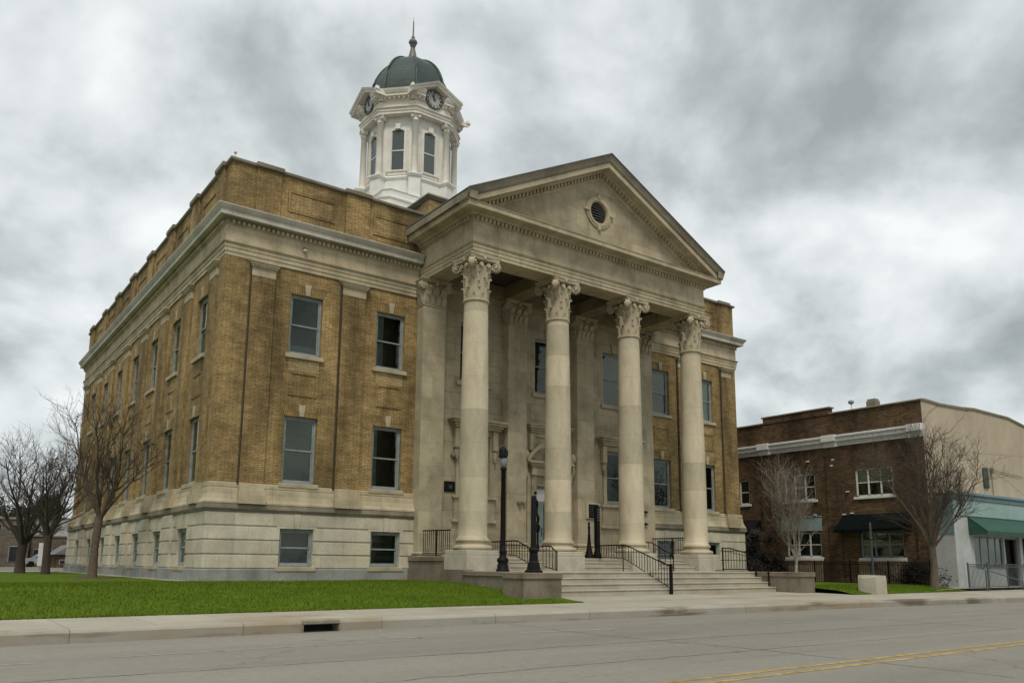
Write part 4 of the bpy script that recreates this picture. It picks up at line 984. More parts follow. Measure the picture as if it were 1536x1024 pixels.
# four pedimented gables with clocks
for q in range(4):
    a=R(90*q); rot=Matrix.Rotation(a,3,'Z'); ap=3.18*math.cos(R(22.5))
    def P(x,y,z): p=rot@Vector((x,-y,0)); return (TXc+p.x,TYc+p.y,z)
    mb=MB()
    tri_=[(-1.55,29.1),(1.55,29.1),(1.55,29.55),(0,30.32),(-1.55,29.55)]
    mb.loft([[P(x,ap+.03,z) for x,z in tri_],[P(x,1.5,z) for x,z in tri_]],0,True)
    for s in(-1,1):
        pr=[(3.40,-.28),(3.44,-.14),(3.50,-.12),(3.56,.0),(1.6,.0),(1.6,-.28)]
        mb.loft([[P(s*1.80,y,29.58+h) for y,h in pr],[P(0,y,30.50+h) for y,h in pr]],0,True)
        # acroterion at gable foot
        mb.loft([[P(s*1.66,3.5,29.55),P(s*1.86,3.5,29.55),P(s*1.86,3.2,29.55),P(s*1.66,3.2,29.55)],[P(s*1.70,3.45,29.78),P(s*1.82,3.45,29.78),P(s*1.82,3.25,29.78),P(s*1.70,3.25,29.78)]],0,True)
    g=mb.build('gable',M['white2'],T)
    # clock
    y0=ap+.035; cz=29.46; r0=.58
    mb=MB(); nn=48
    circ=lambda r_,y:[P(r_*math.cos(2*math.pi*j/nn),y,cz+r_*math.sin(2*math.pi*j/nn)) for j in range(nn)]
    mb.loft([circ(r0,y0),circ(r0,y0+.05)],0,True)
    mb.loft([circ(r0-.02,y0+.05),circ(r0-.02,y0+.075),circ(r0+.05,y0+.075),circ(r0+.05,y0)],1,False)
    def stroke(u0,v0,u1,v1,wd,y):
        d_=Vector((u1-u0,v1-v0)); d_.normalize(); nr=Vector((-d_.y,d_.x))*wd/2
        c=[(u0+nr.x,v0+nr.y),(u1+nr.x,v1+nr.y),(u1-nr.x,v1-nr.y),(u0-nr.x,v0-nr.y)]
        mb.loft([[P(x,y-.012,cz+z) for x,z in c],[P(x,y,cz+z) for x,z in c]],1,True)
    num=['XII','I','II','III','IIII','V','VI','VII','VIII','IX','X','XI']
    for h_,tx in enumerate(num):
        an=R(90-30*h_); er=Vector((math.cos(an),math.sin(an))); et=Vector((er.y,-er.x))
        wd_={'I':.05,'V':.10,'X':.10}; tot=sum(wd_[c] for c in tx); u=-tot/2
        for c in tx:
            w_=wd_[c]; ra,rb=.40,.585
            def pt(uu,r_): v=et*uu+er*r_; return v.x,v.y
            if c=='I': stroke(*pt(u+w_/2,ra),*pt(u+w_/2,rb),.032,y0+.064)
            elif c=='V': stroke(*pt(u+.015,rb),*pt(u+w_/2,ra),.032,y0+.064); stroke(*pt(u+w_-.015,rb),*pt(u+w_/2,ra),.024,y0+.064)
            else: stroke(*pt(u+.015,rb),*pt(u+w_-.015,ra),.034,y0+.064); stroke(*pt(u+w_-.015,rb),*pt(u+.015,ra),.024,y0+.064)
            u+=w_
    for an,ln_,wd in((96,.44,.055),(118,.30,.085)):
        stroke(-.1*math.cos(R(an)),-.1*math.sin(R(an)),ln_*math.cos(R(an)),ln_*math.sin(R(an)),wd,y0+.085)
    mb.loft([circ(.09,y0+.05),circ(.09,y0+.09)],1,True)
    mb.build('clock_face',[M['dial'],M['numeral']],T)
# dome
mb=MB(); prof=[]
for k in range(15):
    t=k/14*math.pi/2*.965; prof.append((2.68*math.cos(t)**.88,30.14+3.50*math.sin(t)))
mb.lathe([(2.74,30.02),(2.74,30.12),(2.66,30.14)]+prof,TXc,TYc,8,0,True,False,ph=R(-90+22.5)); dm=mb.build('dome',M['dome'],T)
for k in range(8):
    a=R(-90+22.5+45*k); mb=MB(); mb.tube([(TXc+(r_+.02)*math.cos(a),TYc+(r_+.02)*math.sin(a),z+.01) for r_,z in prof],.075,6); mb.build('rib',M['dome_rib'],T)
mb=MB(); mb.lathe([(2.9,29.72),(2.9,29.94),(2.95,29.96),(2.95,30.03),(2.7,30.05)],TXc,TYc,8,0,True,False,ph=R(-90+22.5)); mb.build('drum',M['white2'],T)
mb=MB(); mb.lathe([(.5,33.50),(.62,33.54),(.66,33.62),(.60,33.70),(.40,33.76),(.36,33.84)],TXc,TYc,20); mb.build('dome_cap',M['dome_rib'],T)
mb=MB(); mb.lathe([(.34,33.76),(.27,34.1),(.18,34.52),(.13,34.82),(.20,34.86),(.12,34.90),(.24,35.0),(.30,35.12),(.24,35.26),(.12,35.36),(.09,35.46),(.13,35.5),(.06,35.56),(.05,36.0),(.035,36.6),(.05,36.64),(.02,36.7),(.012,37.0)],TXc,TYc,18); mb.build('finial',M['finial'],T)

# ================================================================== ENTRANCE STAIRCASE
ST=thing('entrance_staircase','wide stone entrance steps with low cheek walls below the columned portico','staircase',(15.2,-6.5,-.4))
def sb(mb,*a,**k): # world box into local coords of ST
    x0,x1,y0,y1,z0,z1=a[:6]; mb.box(x0-15.2,x1-15.2,y0+6.5,y1+6.5,z0+.4,z1+.4,*a[6:],**k)
mb=MB()
for k in range(4):
    y=-7.52+.36*k; z=-.385+.209*(k+1)
    sb(mb,8.5,22.2,y,-6.0 if k<3 else -3.4,z-.215,z-.05); sb(mb,8.5,22.2,y-.03,-6.0 if k<3 else -3.4,z-.05,z,0,.012)
mb.build('lower_steps',M['stone_stair'],ST)
for x0,x1 in((9.64,12.32),(13.88,16.58),(18.14,20.82)):
    mb=MB()
    for k in range(2):
        y=-4.2+.38*k; z=.451+.178*(k+1); sb(mb,x0,x1,y,-3.42,z-.18,z-.04); sb(mb,x0,x1,y-.025,-3.42,z-.04,z,0,.01)
    sb(mb,x0,x1,-3.47,-3.40,.9,.986)
    mb.build('upper_steps',M['stone_stair'],ST)
for nm,x0,x1,yf,yb in(('l',6.9,8.5,-9.4,-8.3),('r',22.2,23.25,-8.8,-4.5)):
    mb=MB(); sb(mb,x0+.04,x1-.02,yf+.05,yb,-.8,.26); sb(mb,x0,x1+.0,yf,yb,.26,.46,0,.02)
    if nm=='l': sb(mb,7.95,8.5,-8.3,-4.5,-.8,.30); sb(mb,7.90,8.5,-8.3,-4.4,.30,.462,0,.015)
    mb.build('cheek_wall',M['stone_cheek'],ST)

# ================================================================== railings
def railing(label,top,zb,group=None,pitch=.15,posts=(),post_h=None,mid=False,rail=.05,name='handrail',cat='railing',bottom=True,bal=.018):
    """top: polyline of the hand rail; zb: list of z of the bottom rail under each top point"""
    o=thing(name,label,cat,(top[0][0],top[0][1],zb[0]-.08),group); b=Vector(o.location)
    lc=lambda p:(p[0]-b.x,p[1]-b.y,p[2]-b.z)
    mb=MB(); mb.tube([lc(p) for p in top],rail/2,8); mb.build('top_rail',M['iron'],o)
    bt=[(p[0],p[1],z) for p,z in zip(top,zb)]
    if bottom: mb=MB(); mb.tube([lc(p) for p in bt],.016,6); mb.build('bottom_rail',M['iron'],o)
    if mid: mb=MB(); mb.tube([lc((p[0],p[1],p[2]*.82+z*.18)) for p,z in zip(top,zb)],.012,6); mb.build('middle_rail',M['iron'],o)
    proto=None
    for (p,za),(q,zc) in zip(zip(top,zb),zip(top[1:],zb[1:])):
        L_=math.hypot(q[0]-p[0],q[1]-p[1]); n=max(1,int(L_/pitch))
        for i in range(n):
            t=(i+.5)/n; P0=tuple(p[j]+(q[j]-p[j])*t for j in range(3)); z0=za+(zc-za)*t
            mb=MB(); mb.bar(lc((P0[0],P0[1],z0)),lc(P0),bal); mb.build('baluster',M['iron'],o)
    for x,y,z0,z1,w_ in posts:
        mb=MB(); mb.bar(lc((x,y,z0)),lc((x,y,z1)),w_); mb.box(x-b.x-w_*.7,x-b.x+w_*.7,y-b.y-w_*.7,y-b.y+w_*.7,z1-b.z,z1-b.z+.03); mb.build('post',M['iron'],o)
    return o
g='iron handrails of the entrance steps'
railing('short black iron guard rail left of the first column on the portico edge',[(8.36,-.72,2.03),(8.36,-2.85,2.0)],[1.12,1.10],g,posts=[(8.36,-1.8,.99,2.0,.04)])
railing('curved black iron rail between the first and second columns behind the tall lamp post',[(10.2,-3.0,1.58),(10.2,-4.55,1.60),(10.2,-4.75,1.57),(10.2,-5.9,1.14)],[1.10,1.05,.98,.58],g,posts=[(10.2,-5.9,.46,1.14,.035)])
railing('short black iron rail end left of the second column pedestal',[(11.6,-4.4,1.42),(11.6,-5.0,1.40),(11.6,-5.35,1.18)],[.68,.56,.52],g,posts=[(11.6,-5.35,.46,1.17,.035)])
railing('long black iron rail running down the middle of the front steps to a newel post',[(15.45,-3.3,1.52),(15.45,-5.0,1.54),(15.45,-5.25,1.5),(15.45,-7.5,.70)],[1.06,.98,.9,-.12],g,posts=[(15.45,-7.62,-.4,.74,.10),(15.45,-5.0,.46,1.5,.03),(15.45,-3.6,.98,1.5,.03)],mid=False)
railing('black iron rail on upper steps between the third and fourth columns',[(18.6,-2.6,1.75),(18.6,-3.6,1.72),(18.6,-4.9,1.12)],[1.2,1.12,.6],g,posts=[(18.6,-4.9,.46,1.1,.035)],pitch=.3)
railing('black iron guard rail on the portico edge behind the fourth column',[(21.85,-.55,2.03),(21.85,-2.8,2.02)],[1.15,1.12],g,posts=[(21.85,-1.9,.99,2.0,.04)])
railing('black iron railing descending right of the fourth column pedestal',[(22.3,-4.55,1.53),(22.3,-5.0,1.52),(22.3,-6.1,1.25)],[.56,.56,.56],g,posts=[(22.3,-4.6,.46,1.5,.05)],mid=True)
o=thing('handrail','thin black handrail on two posts along the right cheek wall of the steps','railing',(22.15,-6.55,.0),g)
for y,z0,z1 in((-6.55,.2,.95),(-7.2,-.15,.72)):
    mb=MB(); mb.bar((0,y+6.55,z0),(0,y+6.55,z1),.045); mb.build('post',M['iron'],o)
mb=MB(); mb.tube([(0,.4,1.08),(0,0,.97),(0,-.65,.74),(0,-.9,.66)],.022,8); mb.build('top_rail',M['iron'],o)
o=thing('handrail','wavy thin black wall rail beside the sign board behind the steps','railing',(14.6,-2.0,1.0),g)
mb=MB(); mb.tube([(-.35,.3,1.18),(-.15,.1,.88),(.0,-.1,.62),(.12,-.2,.5),(.3,-.45,.12)],.018,6); mb.tube([(-.30,.3,.95),(-.1,.1,.5),(.12,-.2,.2)],.014,6); mb.build('top_rail',M['iron'],o)
mb=MB(); mb.bar((-.35,.3,0),(-.35,.3,1.16),.03); mb.bar((.3,-.45,0),(.3,-.45,.14),.03); mb.build('post',M['iron'],o)

# ================================================================== lamp posts and small fittings
lp=thing('lamp_post','tall slim black lamp post with small lantern standing on the terrace left of the steps','lamp post',(8.36,-6.3,.46))
mb=MB(); mb.lathe([(.24,0),(.24,.06),(.20,.10),(.20,.22),(.16,.28),(.21,.36),(.21,.42),(.13,.5),(.115,.62),(.15,.68),(.11,.74),(.098,.9),(.085,3.55),(.11,3.58),(.11,3.63),(.075,3.66)],0,0,16); mb.build('pole',M['iron'],lp)
mb=MB(); mb.lathe([(.07,3.66),(.12,3.72),(.125,3.98),(.09,4.02)],0,0,12); mb.build('lantern_glass',plain_mat('lantern_glass',(.17,.20,.20),.3,.2,6),lp)
mb=MB(); mb.lathe([(.15,4.0),(.16,4.05),(.14,4.12),(.15,4.25),(.11,4.34),(.03,4.4)],-.03,0,10); mb.box(.06,.17,-.04,.04,4.05,4.28,0,.02); mb.build('lantern_hood',M['iron'],lp)
p2=thing('lamp_post','stout black post with flared octagonal base on the front corner of the left cheek wall','lamp post',(7.62,-9.0,.46))
mb=MB(); mb.lathe([(.29,0),(.29,.05),(.22,.1),(.19,.3),(.15,.36),(.13,.62),(.16,.66),(.17,.72),(.12,.78)],0,0,8,0,True,False); mb.build('post_base',M['iron'],p2)
mb=MB(); mb.lathe([(.11,.78),(.09,.9),(.085,2.36),(.075,2.42),(.02,2.44)],0,0,14); mb.build('pole',M['iron'],p2)
p3=thing('lamp_post','black square post with pale notices standing at the top of the front steps','lamp post',(15.75,-3.1,.99))
mb=MB(); mb.lathe([(.2,0),(.2,.06),(.13,.3),(.1,.45),(.1,.5)],0,0,8,0,True,False); mb.build('post_base',M['iron'],p3)
mb=MB(); mb.box(-.095,.095,-.095,.095,.45,2.27,0,.015); mb.build('pole',M['iron'],p3)
mb=MB()
for k in range(5): mb.box(-.07,.07,-.103,-.097,1.62+.115*k,1.68+.115*k)
mb.build('notice',M['blind'],p3)
p4=thing('bollard','short thin black ornamental post with flared base beside the taller notice post','bollard',(15.28,-3.1,.99))
mb=MB(); mb.lathe([(.22,0),(.22,.05),(.16,.2),(.1,.5),(.075,.7),(.06,.95),(.075,.98),(.055,1.0),(.05,1.3),(.07,1.33),(.045,1.36),(.045,1.46),(.06,1.5),(.01,1.56)],0,0,12); mb.build('pole',M['iron'],p4)
p5=thing('wall_bracket','slim black wrought iron pole with twisted head beside the entrance door','bracket',(13.95,-1.2,.985))
mb=MB(); mb.tube([(0,0,0),(0,0,1.5)],.035,8); mb.lathe([(.05,1.1),(.09,1.2),(.11,1.35),(.06,1.5)],0,0,8); mb.build('pole',M['iron'],p5)
mb=MB(); mb.tube([(.0+.05*math.sin(k*1.3)-.14*k/10,.05*math.cos(k*1.3),1.5+1.35*k/10) for k in range(11)],.055,6); mb.lathe([(.03,2.8),(.08,2.86),(.03,2.93)],-.14,0,8); mb.build('twisted_head',M['iron'],p5)
# plaques
o=thing('wall_plaque','square black plaque with pale emblem on the wall left of the first column','plaque',(10.02,-.06,3.75))
mb=MB(); mb.box(-.27,.27,0,.05,0,.46,0,.015); mb.build('panel',M['iron'],o)
mb=MB(); mb.box(-.04,.12,-.006,-.001,.15,.30); mb.build('emblem',M['blind'],o)
o=thing('wall_plaque','black framed sign board with rows of pale lettering right of the second column','plaque',(17.9,-.5,2.93))
mb=MB(); mb.box(-.42,.42,.0,.08,-.06,.72,0,.02); mb.build('backing',M['stone_ash'],o)
mb=MB(); mb.box(-.3,.3,-.035,-.002,.0,.64,0,.01); mb.build('panel',M['iron'],o)
mb=MB(); rnd=random.Random(3)
for k in range(5):
    u=-.24
    while u<.2:
        w_=rnd.uniform(.04,.1); mb.box(u,min(u+w_,.24),-.041,-.037,.10+.1*k,.135+.1*k); u+=w_+.03
mb.build('lettering',M['blind'],o)
for nm,x,z in(('a',10.15,5.35),('b',13.45,3.45)):
    o=thing('wall_light',{'a':'small round stone grey fitting on wall above the square black plaque','b':'pair of small dark fittings on the pilaster behind the tall lamp post'}[nm],'wall fitting',(x,-.03 if nm=='a' else -.44,z))
    mb=MB(); mb.lathe([(.10,-.08),(.13,0),(.10,.08)],0,-.06,10); mb.lathe([(.07,-.08),(.09,0),(.05,.08)],.25,-.06,10); mb.build('fitting',M['stone_dark'],o)
for k,(z,lab) in enumerate(((3.35,'upper small black box fitting on the pilaster left of the fourth column'),(2.75,'lower small black camera fitting on the pilaster left of the fourth column'))):
    o=thing('wall_light',lab,'wall fitting',(21.3,-.54,z)); mb=MB(); mb.box(-.1,.1,-.12,.0,-.06,.06,0,.02); mb.box(.1,.22,-.1,-.02,-.04,.03,0,.02); mb.build('fitting',M['iron'],o)

# ================================================================== BARE TREES
def tree(name,label,loc,h,trunk_h,rad,mats,seed,group,r=.17,multi=4,fan=1.0,up=.05,ntw=1.0,twr=.006,base=None):
    """bare tree: trunk, forked limbs, branches, and a haze of fine twigs; rad = crown radius, fan = how low the limbs spread"""
    rnd=random.Random(seed); root=thing(name,label,'tree',loc,group); tm=MB(); cm=MB()
    G=lambda s_:Vector((rnd.gauss(0,s_),rnd.gauss(0,s_),rnd.gauss(0,s_)))
    def walk(p,d,L_,r0,r1,n,wob,lift,sides,mb):
        pts=[p.copy()]; d=d.normalized()
        for i in range(n):
            d=(d+G(wob)+Vector((0,0,lift))).normalized(); pts.append(pts[-1]+d*(L_/n))
        mb.tube(pts,[r0+(r1-r0)*(k/n)**.8 for k in range(n+1)],sides,0,False); return pts
    def side(d,ang):
        a=rnd.uniform(0,6.28); o=d.orthogonal().normalized(); q=d.cross(o); return (d*math.cos(ang)+(o*math.cos(a)+q*math.sin(a))*math.sin(ang)).normalized()
    def twigs(pts,k,L_):
        for _ in range(k):
            i=rnd.randint(1,len(pts)-1); d=(pts[i]-pts[i-1]).normalized(); p=pts[i-1].lerp(pts[i],rnd.random())
            t=walk(p,side(d,rnd.uniform(.4,.95)),L_*rnd.uniform(.5,1.2),twr,twr*.45,3,.16,up,3,cm)
            if rnd.random()<.8:
                for _ in range(rnd.randint(1,3)):
                    q=rnd.randint(0,2); dd=(t[q+1]-t[q]).normalized(); walk(t[q+1],side(dd,rnd.uniform(.35,.8)),L_*rnd.uniform(.25,.6),twr*.6,twr*.35,2,.15,up,3,cm)
    tp=[Vector((0,0,-.15)),Vector((0,0,.06)),Vector((rnd.uniform(-.04,.04),rnd.uniform(-.04,.04),trunk_h*.5)),Vector((rnd.uniform(-.07,.07),rnd.uniform(-.07,.07),trunk_h))]
    tm.tube(tp,[r*1.7,r*1.25,r,r*1.05],12,0,True)
    H=h-trunk_h
    for i in range(multi+1):
        if i==multi: d=Vector((rnd.uniform(-.12,.12),rnd.uniform(-.12,.12),1)); L_=H*.80
        else:
            a=2*math.pi*(i+rnd.uniform(-.3,.3))/multi; tl=rnd.uniform(.55,1.0)*fan; d=Vector((math.cos(a)*tl,math.sin(a)*tl,1)); L_=min(H*.85,rad*1.25/max(.25,tl)*.75)*rnd.uniform(.85,1.1)
        limb=walk(tp[-1]-Vector((0,0,rnd.uniform(0,.3))),d,L_,r*rnd.uniform(.42,.58),r*.09,8,.085,up,7,tm)
        for b_ in range(rnd.randint(9,12)):
            t=rnd.uniform(.14,.98); k=min(7,int(t*8)); d0=(limb[k+1]-limb[k]).normalized()
            br=walk(limb[k].lerp(limb[k+1],t*8-k),side(d0,rnd.uniform(.4,.95)),L_*(1.05-t*.6)*rnd.uniform(.35,.62),r*(.26-.17*t),twr*1.1,6,.11,up*1.3,4,tm if t<.35 else cm)
            for c_ in range(rnd.randint(3,5)):
                t2=rnd.uniform(.15,1); k2=min(5,int(t2*6)); d1=(br[k2+1]-br[k2]).normalized()
                sb_=walk(br[k2].lerp(br[k2+1],t2*6-k2),side(d1,rnd.uniform(.35,.85)),L_*rnd.uniform(.14,.30),twr*1.7,twr*.8,4,.12,up,3,cm)
                twigs(sb_,int(rnd.randint(4,7)*ntw),L_*.12)
            twigs(br,int(4*ntw),L_*.12)
    tm.build('trunk',M[mats[0]],root); cm.build('crown',M[mats[1]],root)
    return root
gt='bare winter trees'
tree('bare_tree','bare brown tree with forked trunk on the lawn against the left side of the courthouse',(-2.35,7.1,.0),7.4,2.5,3.0,('bark2','twig'),11,gt,.15,6,.74,up=.075,ntw=.7,twr=.0055)
tree('bare_tree','dark multi stemmed bare tree at the far left edge of the lawn',(-3.3,23.6,.0),7.6,1.6,3.2,('bark','twig'),21,gt,.23,6,.62,up=.07,ntw=.7,twr=.007)
tree('bare_tree','dark thick trunked bare tree second from the left edge',(-2.55,19.3,.0),6.9,2.0,2.8,('bark','twig'),32,gt,.18,6,.66,up=.07,ntw=.7,twr=.006)
tree('bare_tree','slender young bare tree farther back between the two dark trees and the courthouse',(-1.42,28.5,.0),4.7,2.0,1.7,('bark2','twig'),43,gt,.09,5,.9,twr=.007,ntw=.8)
tree('bare_tree','bare brown tree on the right lawn before the brick building and teal shop',(31.6,-9.75,-.22),7.9,2.0,3.4,('bark2','twig2'),54,gt,.16,8,.78,up=.08,ntw=1.1,twr=.007)
tree('bare_tree','pale grey upright bare tree before the left end of the brown brick building',(32.8,-1.3,-.3),7.0,1.1,1.5,('pale_bark','pale_twig'),65,gt,.085,6,.24,up=.13,ntw=.5,twr=.007)
# mulch rings
for k,(x,y,z,lab) in enumerate(((-2.35,7.1,.02,'soil ring'),)):
    mb=MB(); mb.lathe([(.9,.0),(.55,.05),(.1,.07)],x,y,18); 
    mb.v=[(a,b,c+z+.01*math.sin(a*9)) for a,b,c in mb.v]; struct(mb.build('soil',M['soil']))

# ================================================================== RIGHT: brown brick building + teal shop
XB=35.2
BB=thing('brick_building','two storey dark brown brick building with white cornice right of the courthouse','building',(XB,-2,-.35))
def lb_(f):
    return f
def bbuild(mb,name,mat,parent=None):
    p=parent or BB; off=Vector(BB.location)
    mb.v=[(a-off.x,b-off.y,c-off.z) for a,b,c in mb.v]
    return mb.build(name,mat,p)
PB=lambda u,v,dp:(XB+dp,u,v)
mb=MB(); holes=[(3.5,4.3,4.64,6.22),(-1.30,.86,4.66,6.26),(-6.14,-3.9,4.66,6.26),(-1.5,.86,1.25,2.72),(-6.5,-3.98,1.2,2.68),(2.9,4.2,-.3,2.9)]
wallgrid(mb,PB,-8.0,14.0,-.6,9.70,holes,.2)
mb.face([(XB,14,-.6),(XB+16,14,-.6),(XB+16,14,9.7),(XB,14,9.7)])
mb.box(XB-.05,XB,2.2,-2.5,9.70,10.08); mb.box(XB,XB+.35,-2.5,2.2,9.70,10.08)
mb.box(XB-.08,XB,-2.9,-2.1,-.5,7.7); mb.box(XB-.08,XB,1.75,2.5,-.5,7.7); mb.box(XB-.08,XB,-7.98,-7.3,-.5,7.7)
bbuild(mb,'wall',M['brick_dark'])
mb=MB(); 
for a,b,z in((-8.05,-2.5,9.70),(-2.6,2.3,10.08),(2.2,14,9.70)): mb.box(XB-.1,XB+.4,a,b,z,z+.09,0,.015)
bbuild(mb,'coping',M['coping'])
mb=MB(); 
for a,b,c,d_ in((.08,7.72,7.86,0),(.12,7.86,7.98,0),(.24,7.98,8.22,0),(.32,8.22,8.36,0)): mb.box(XB-a,XB+.02,-8.06,14,b,c,0,.02)
for y0,y1 in((-2.95,-2.05),(1.7,2.55),(-8.08,-7.25)): mb.box(XB-.38,XB+.0,y0,y1,8.0,8.40,0,.02); mb.box(XB-.2,XB,y0,y1,7.68,8.0,0,.02)
bbuild(mb,'cornice',M['frame_white'])
m_,nt,b=newmat('tan_stucco'); L=nt.links.new; ob=coord(nt,'Object')
c=mix(nt,(.44,.375,.27),(.33,.28,.2),ramp(nt,noise(nt,coord(nt,'Object',(.6,.6,.25)),1.0,6,.6,.4),[(.38,0.0),(.7,1.0)]))
c=mix(nt,c,(.19,.16,.12),ramp(nt,noise(nt,coord(nt,'Object',(2.2,2.2,.12)),1.0,5,.6,.2),[(.6,0.0),(.85,.55)]))
vo=nt.nodes.new('ShaderNodeTexVoronoi'); vo.feature='DISTANCE_TO_EDGE'; vo.inputs['Scale'].default_value=.3
ns=nt.nodes.new('ShaderNodeTexNoise'); ns.inputs['Scale'].default_value=.9; ns.inputs['Detail'].default_value=5; L(ob,ns.inputs['Vector']); L(mix(nt,coord(nt,'Object',(.35,1,1.1)),ns.outputs[1],.3),vo.inputs['Vector'])
c=mix(nt,c,(.14,.11,.08),ramp(nt,vo.outputs['Distance'],[(0,.7),(.006,0.0)]))
L(c,b.inputs['Base Color']); b.inputs['Roughness'].default_value=.9; bump(nt,b,noise(nt,ob,14,4),.3,.01); M['stucco']=m_
mb=MB(); pr=[(XB,-.6),(XB+18,-.6),(XB+18,9.35),(XB+13,9.6),(XB+10.7,9.88),(XB+6.1,9.90),(XB+4.6,9.78),(XB+2.0,9.68),(XB+.32,9.74),(XB,9.70)]
mb.face([(x,-8.0,z) for x,z in pr]); mb.face([(x,-7.7,z) for x,z in reversed(pr)]); bbuild(mb,'stucco_wall',M['stucco'])
mb=MB()
for (x0,z0),(x1,z1) in zip(pr[2:-1],pr[3:]): mb.loft([[(x0,-8.07,z0-.02),(x0,-7.6,z0-.02),(x0,-7.6,z0+.1),(x0,-8.07,z0+.1)],[(x1,-8.07,z1-.02),(x1,-7.6,z1-.02),(x1,-7.6,z1+.1),(x1,-8.07,z1+.1)]],0,True)
bbuild(mb,'roof_edge',M['coping']); mb=MB(); mb.box(XB+.3,XB+18,-7.7,14,9.2,9.3); bbuild(mb,'roof',M['roof'])
mb=MB(); mb.box(XB+1.0,XB+1.5,-4.9,-4.3,9.3,10.35,0,.03); mb.box(XB+1.05,XB+1.45,-4.85,-4.35,10.35,10.45); bbuild(mb,'chimney',M['coping'])
mb=MB(); mb.tube([(XB+.6,-3.6,9.3),(XB+.6,-3.6,10.2)],.02,6); mb.lathe([(.02,10.2),(.16,10.28),(.18,10.4),(.02,10.5)],XB+.6,-3.6,10); bbuild(mb,'vent_pipe',M['frame'])
mb=MB(); mb.box(XB+6.6,XB+7.2,-8.1,-8.02,5.3,6.5,0,.02); bbuild(mb,'patched_opening',M['blind'])
mb=MB(); mb.box(XB+7.55,XB+7.75,-8.2,-8.0,6.35,6.55,0,.02); mb.tube([(XB+7.65,-8.08,6.4),(XB+7.65,-8.08,4.9)],.025,6); mb.tube([(XB+7.65,-8.06,6.45),(XB+12,-8.06,6.3)],.018,6); bbuild(mb,'conduit',M['stone_dark'])
def triple(y0,y1,z0,z1,n,blindmat=None,sill=True,white=True,frm='frame_white',bl=.5,sillm='frame_white'):
    mb=MB(); x=XB+.08; t=.09
    xs=[y0+(y1-y0)*k/n for k in range(n+1)]
    for k,y in enumerate(xs):
        a,b_=(y-t/2,y+t/2) if 0<k<n else ((y,y+t) if k==0 else (y-t,y)); mb.box(x,x+.08,a,b_,z0,z1)
    mb.box(x,x+.08,y0,y1,z1-t*.8,z1-.001); mb.box(x,x+.08,y0,y1,z0+.001,z0+t); mb.box(x+.015,x+.06,y0,y1,(z0+z1)/2-.025,(z0+z1)/2+.025)
    mb.box(x+.6,x+.62,y0,y1,z0,z1,1); mb.box(x+.08,x+.6,y0-.02,y0,z0,z1,1); mb.box(x+.08,x+.6,y1,y1+.02,z0,z1,1); mb.box(x+.08,x+.6,y0,y1,z1,z1+.02,1)
    o=bbuild(mb,'window',[M[frm],M['interior']])
    mb=MB(); mb.box(x+.03,x+.035,y0+.05,y1-.05,z0+.05,z1-.05); mb.v=[(a-BB.location.x,b-BB.location.y,c-BB.location.z) for a,b,c in mb.v]; mb.build('pane',M['glass_dark'],o)
    if blindmat:
        mb=MB()
        for k in range(n): mb.box(x+.12,x+.13,xs[k]+.06,xs[k+1]-.06,z0+(z1-z0)*bl,z1)
        mb.v=[(a-BB.location.x,b-BB.location.y,c-BB.location.z) for a,b,c in mb.v]; mb.build('blind',M[blindmat],o)
    if sill:
        mb=MB(); mb.box(XB-.09,XB+.1,y0-.12,y1+.12,z0-.15,z0,0,.015); mb.v=[(a-BB.location.x,b-BB.location.y,c-BB.location.z) for a,b,c in mb.v]; mb.build('sill',M[sillm],o)
    return o
triple(3.5,4.3,4.64,6.22,1); triple(-1.30,.86,4.66,6.26,3); triple(-6.14,-3.9,4.66,6.26,3,'blind_and_glare')
triple(-1.5,.86,1.25,2.72,3,'blind_mid',bl=.1); triple(-6.5,-3.98,1.2,2.68,3,'blind',bl=.6,frm='frame')
mb=MB(); mb.box(XB-.03,XB,-1.6,1.2,2.80,3.62,0,.01); mb.box(XB-.06,XB,-1.62,1.22,3.62,3.68,0,.01); bbuild(mb,'sign_panel',plain_mat('pale_blue_grey_panel',(.25,.32,.32),.6,.2,1.5))
mb=MB(); mb.box(XB-.10,XB,-1.55,.98,-.4,1.02); bbuild(mb,'stall_riser',M['brick_buff'])
mb=MB(); mb.box(XB-.10,XB,-6.6,-3.85,-.4,.98); bbuild(mb,'stall_riser',M['brick_buff'])
mb=MB(); mb.box(XB-.14,XB,-1.6,1.02,1.02,1.10,0,.01); bbuild(mb,'ledge',M['stone'])
mb=MB(); mb.box(XB-.14,XB,-6.65,-3.8,.98,1.06,0,.01); bbuild(mb,'ledge',M['stone'])
def awning(y0,y1,z1,z0,out,mat,parent_build,x=XB,inset=.0,val=.16):
    mb=MB(); P=[(x,z1),(x-out,z0),(x-out,z0-val),(x-out+.02,z0-val),(x-out+.02,z0-.03),(x,z1-.04)]
    mb.loft([[(a,y0,z) for a,z in P],[(a,y1,z) for a,z in P]],0,True)
    for y in(y0,y1): mb.face([(x,y,z1-.02),(x-out+.01,y,z0-.02),(x-out+.01,y,z0-val+.01),(x,y,z0-val+.01)])
    return mb
mb=awning(-7.0,-3.0,3.66,2.78,1.1,0,0); bbuild(mb,'awning',plain_mat('dark_awning_canvas',(.006,.009,.0085),.98,.3,2,spec=.03))
mb=awning(2.7,4.6,3.62,3.0,.9,0,0); bbuild(mb,'awning',M['iron'])
mb=MB(); mb.box(XB+.10,XB+.16,2.9,4.2,-.4,2.9); d_=bbuild(mb,'door',M['iron']); mb=MB(); mb.box(XB+.06,XB+.095,3.6,3.7,.3,2.7); bbuild(mb,'door_frame',M['frame'])
mb=MB()
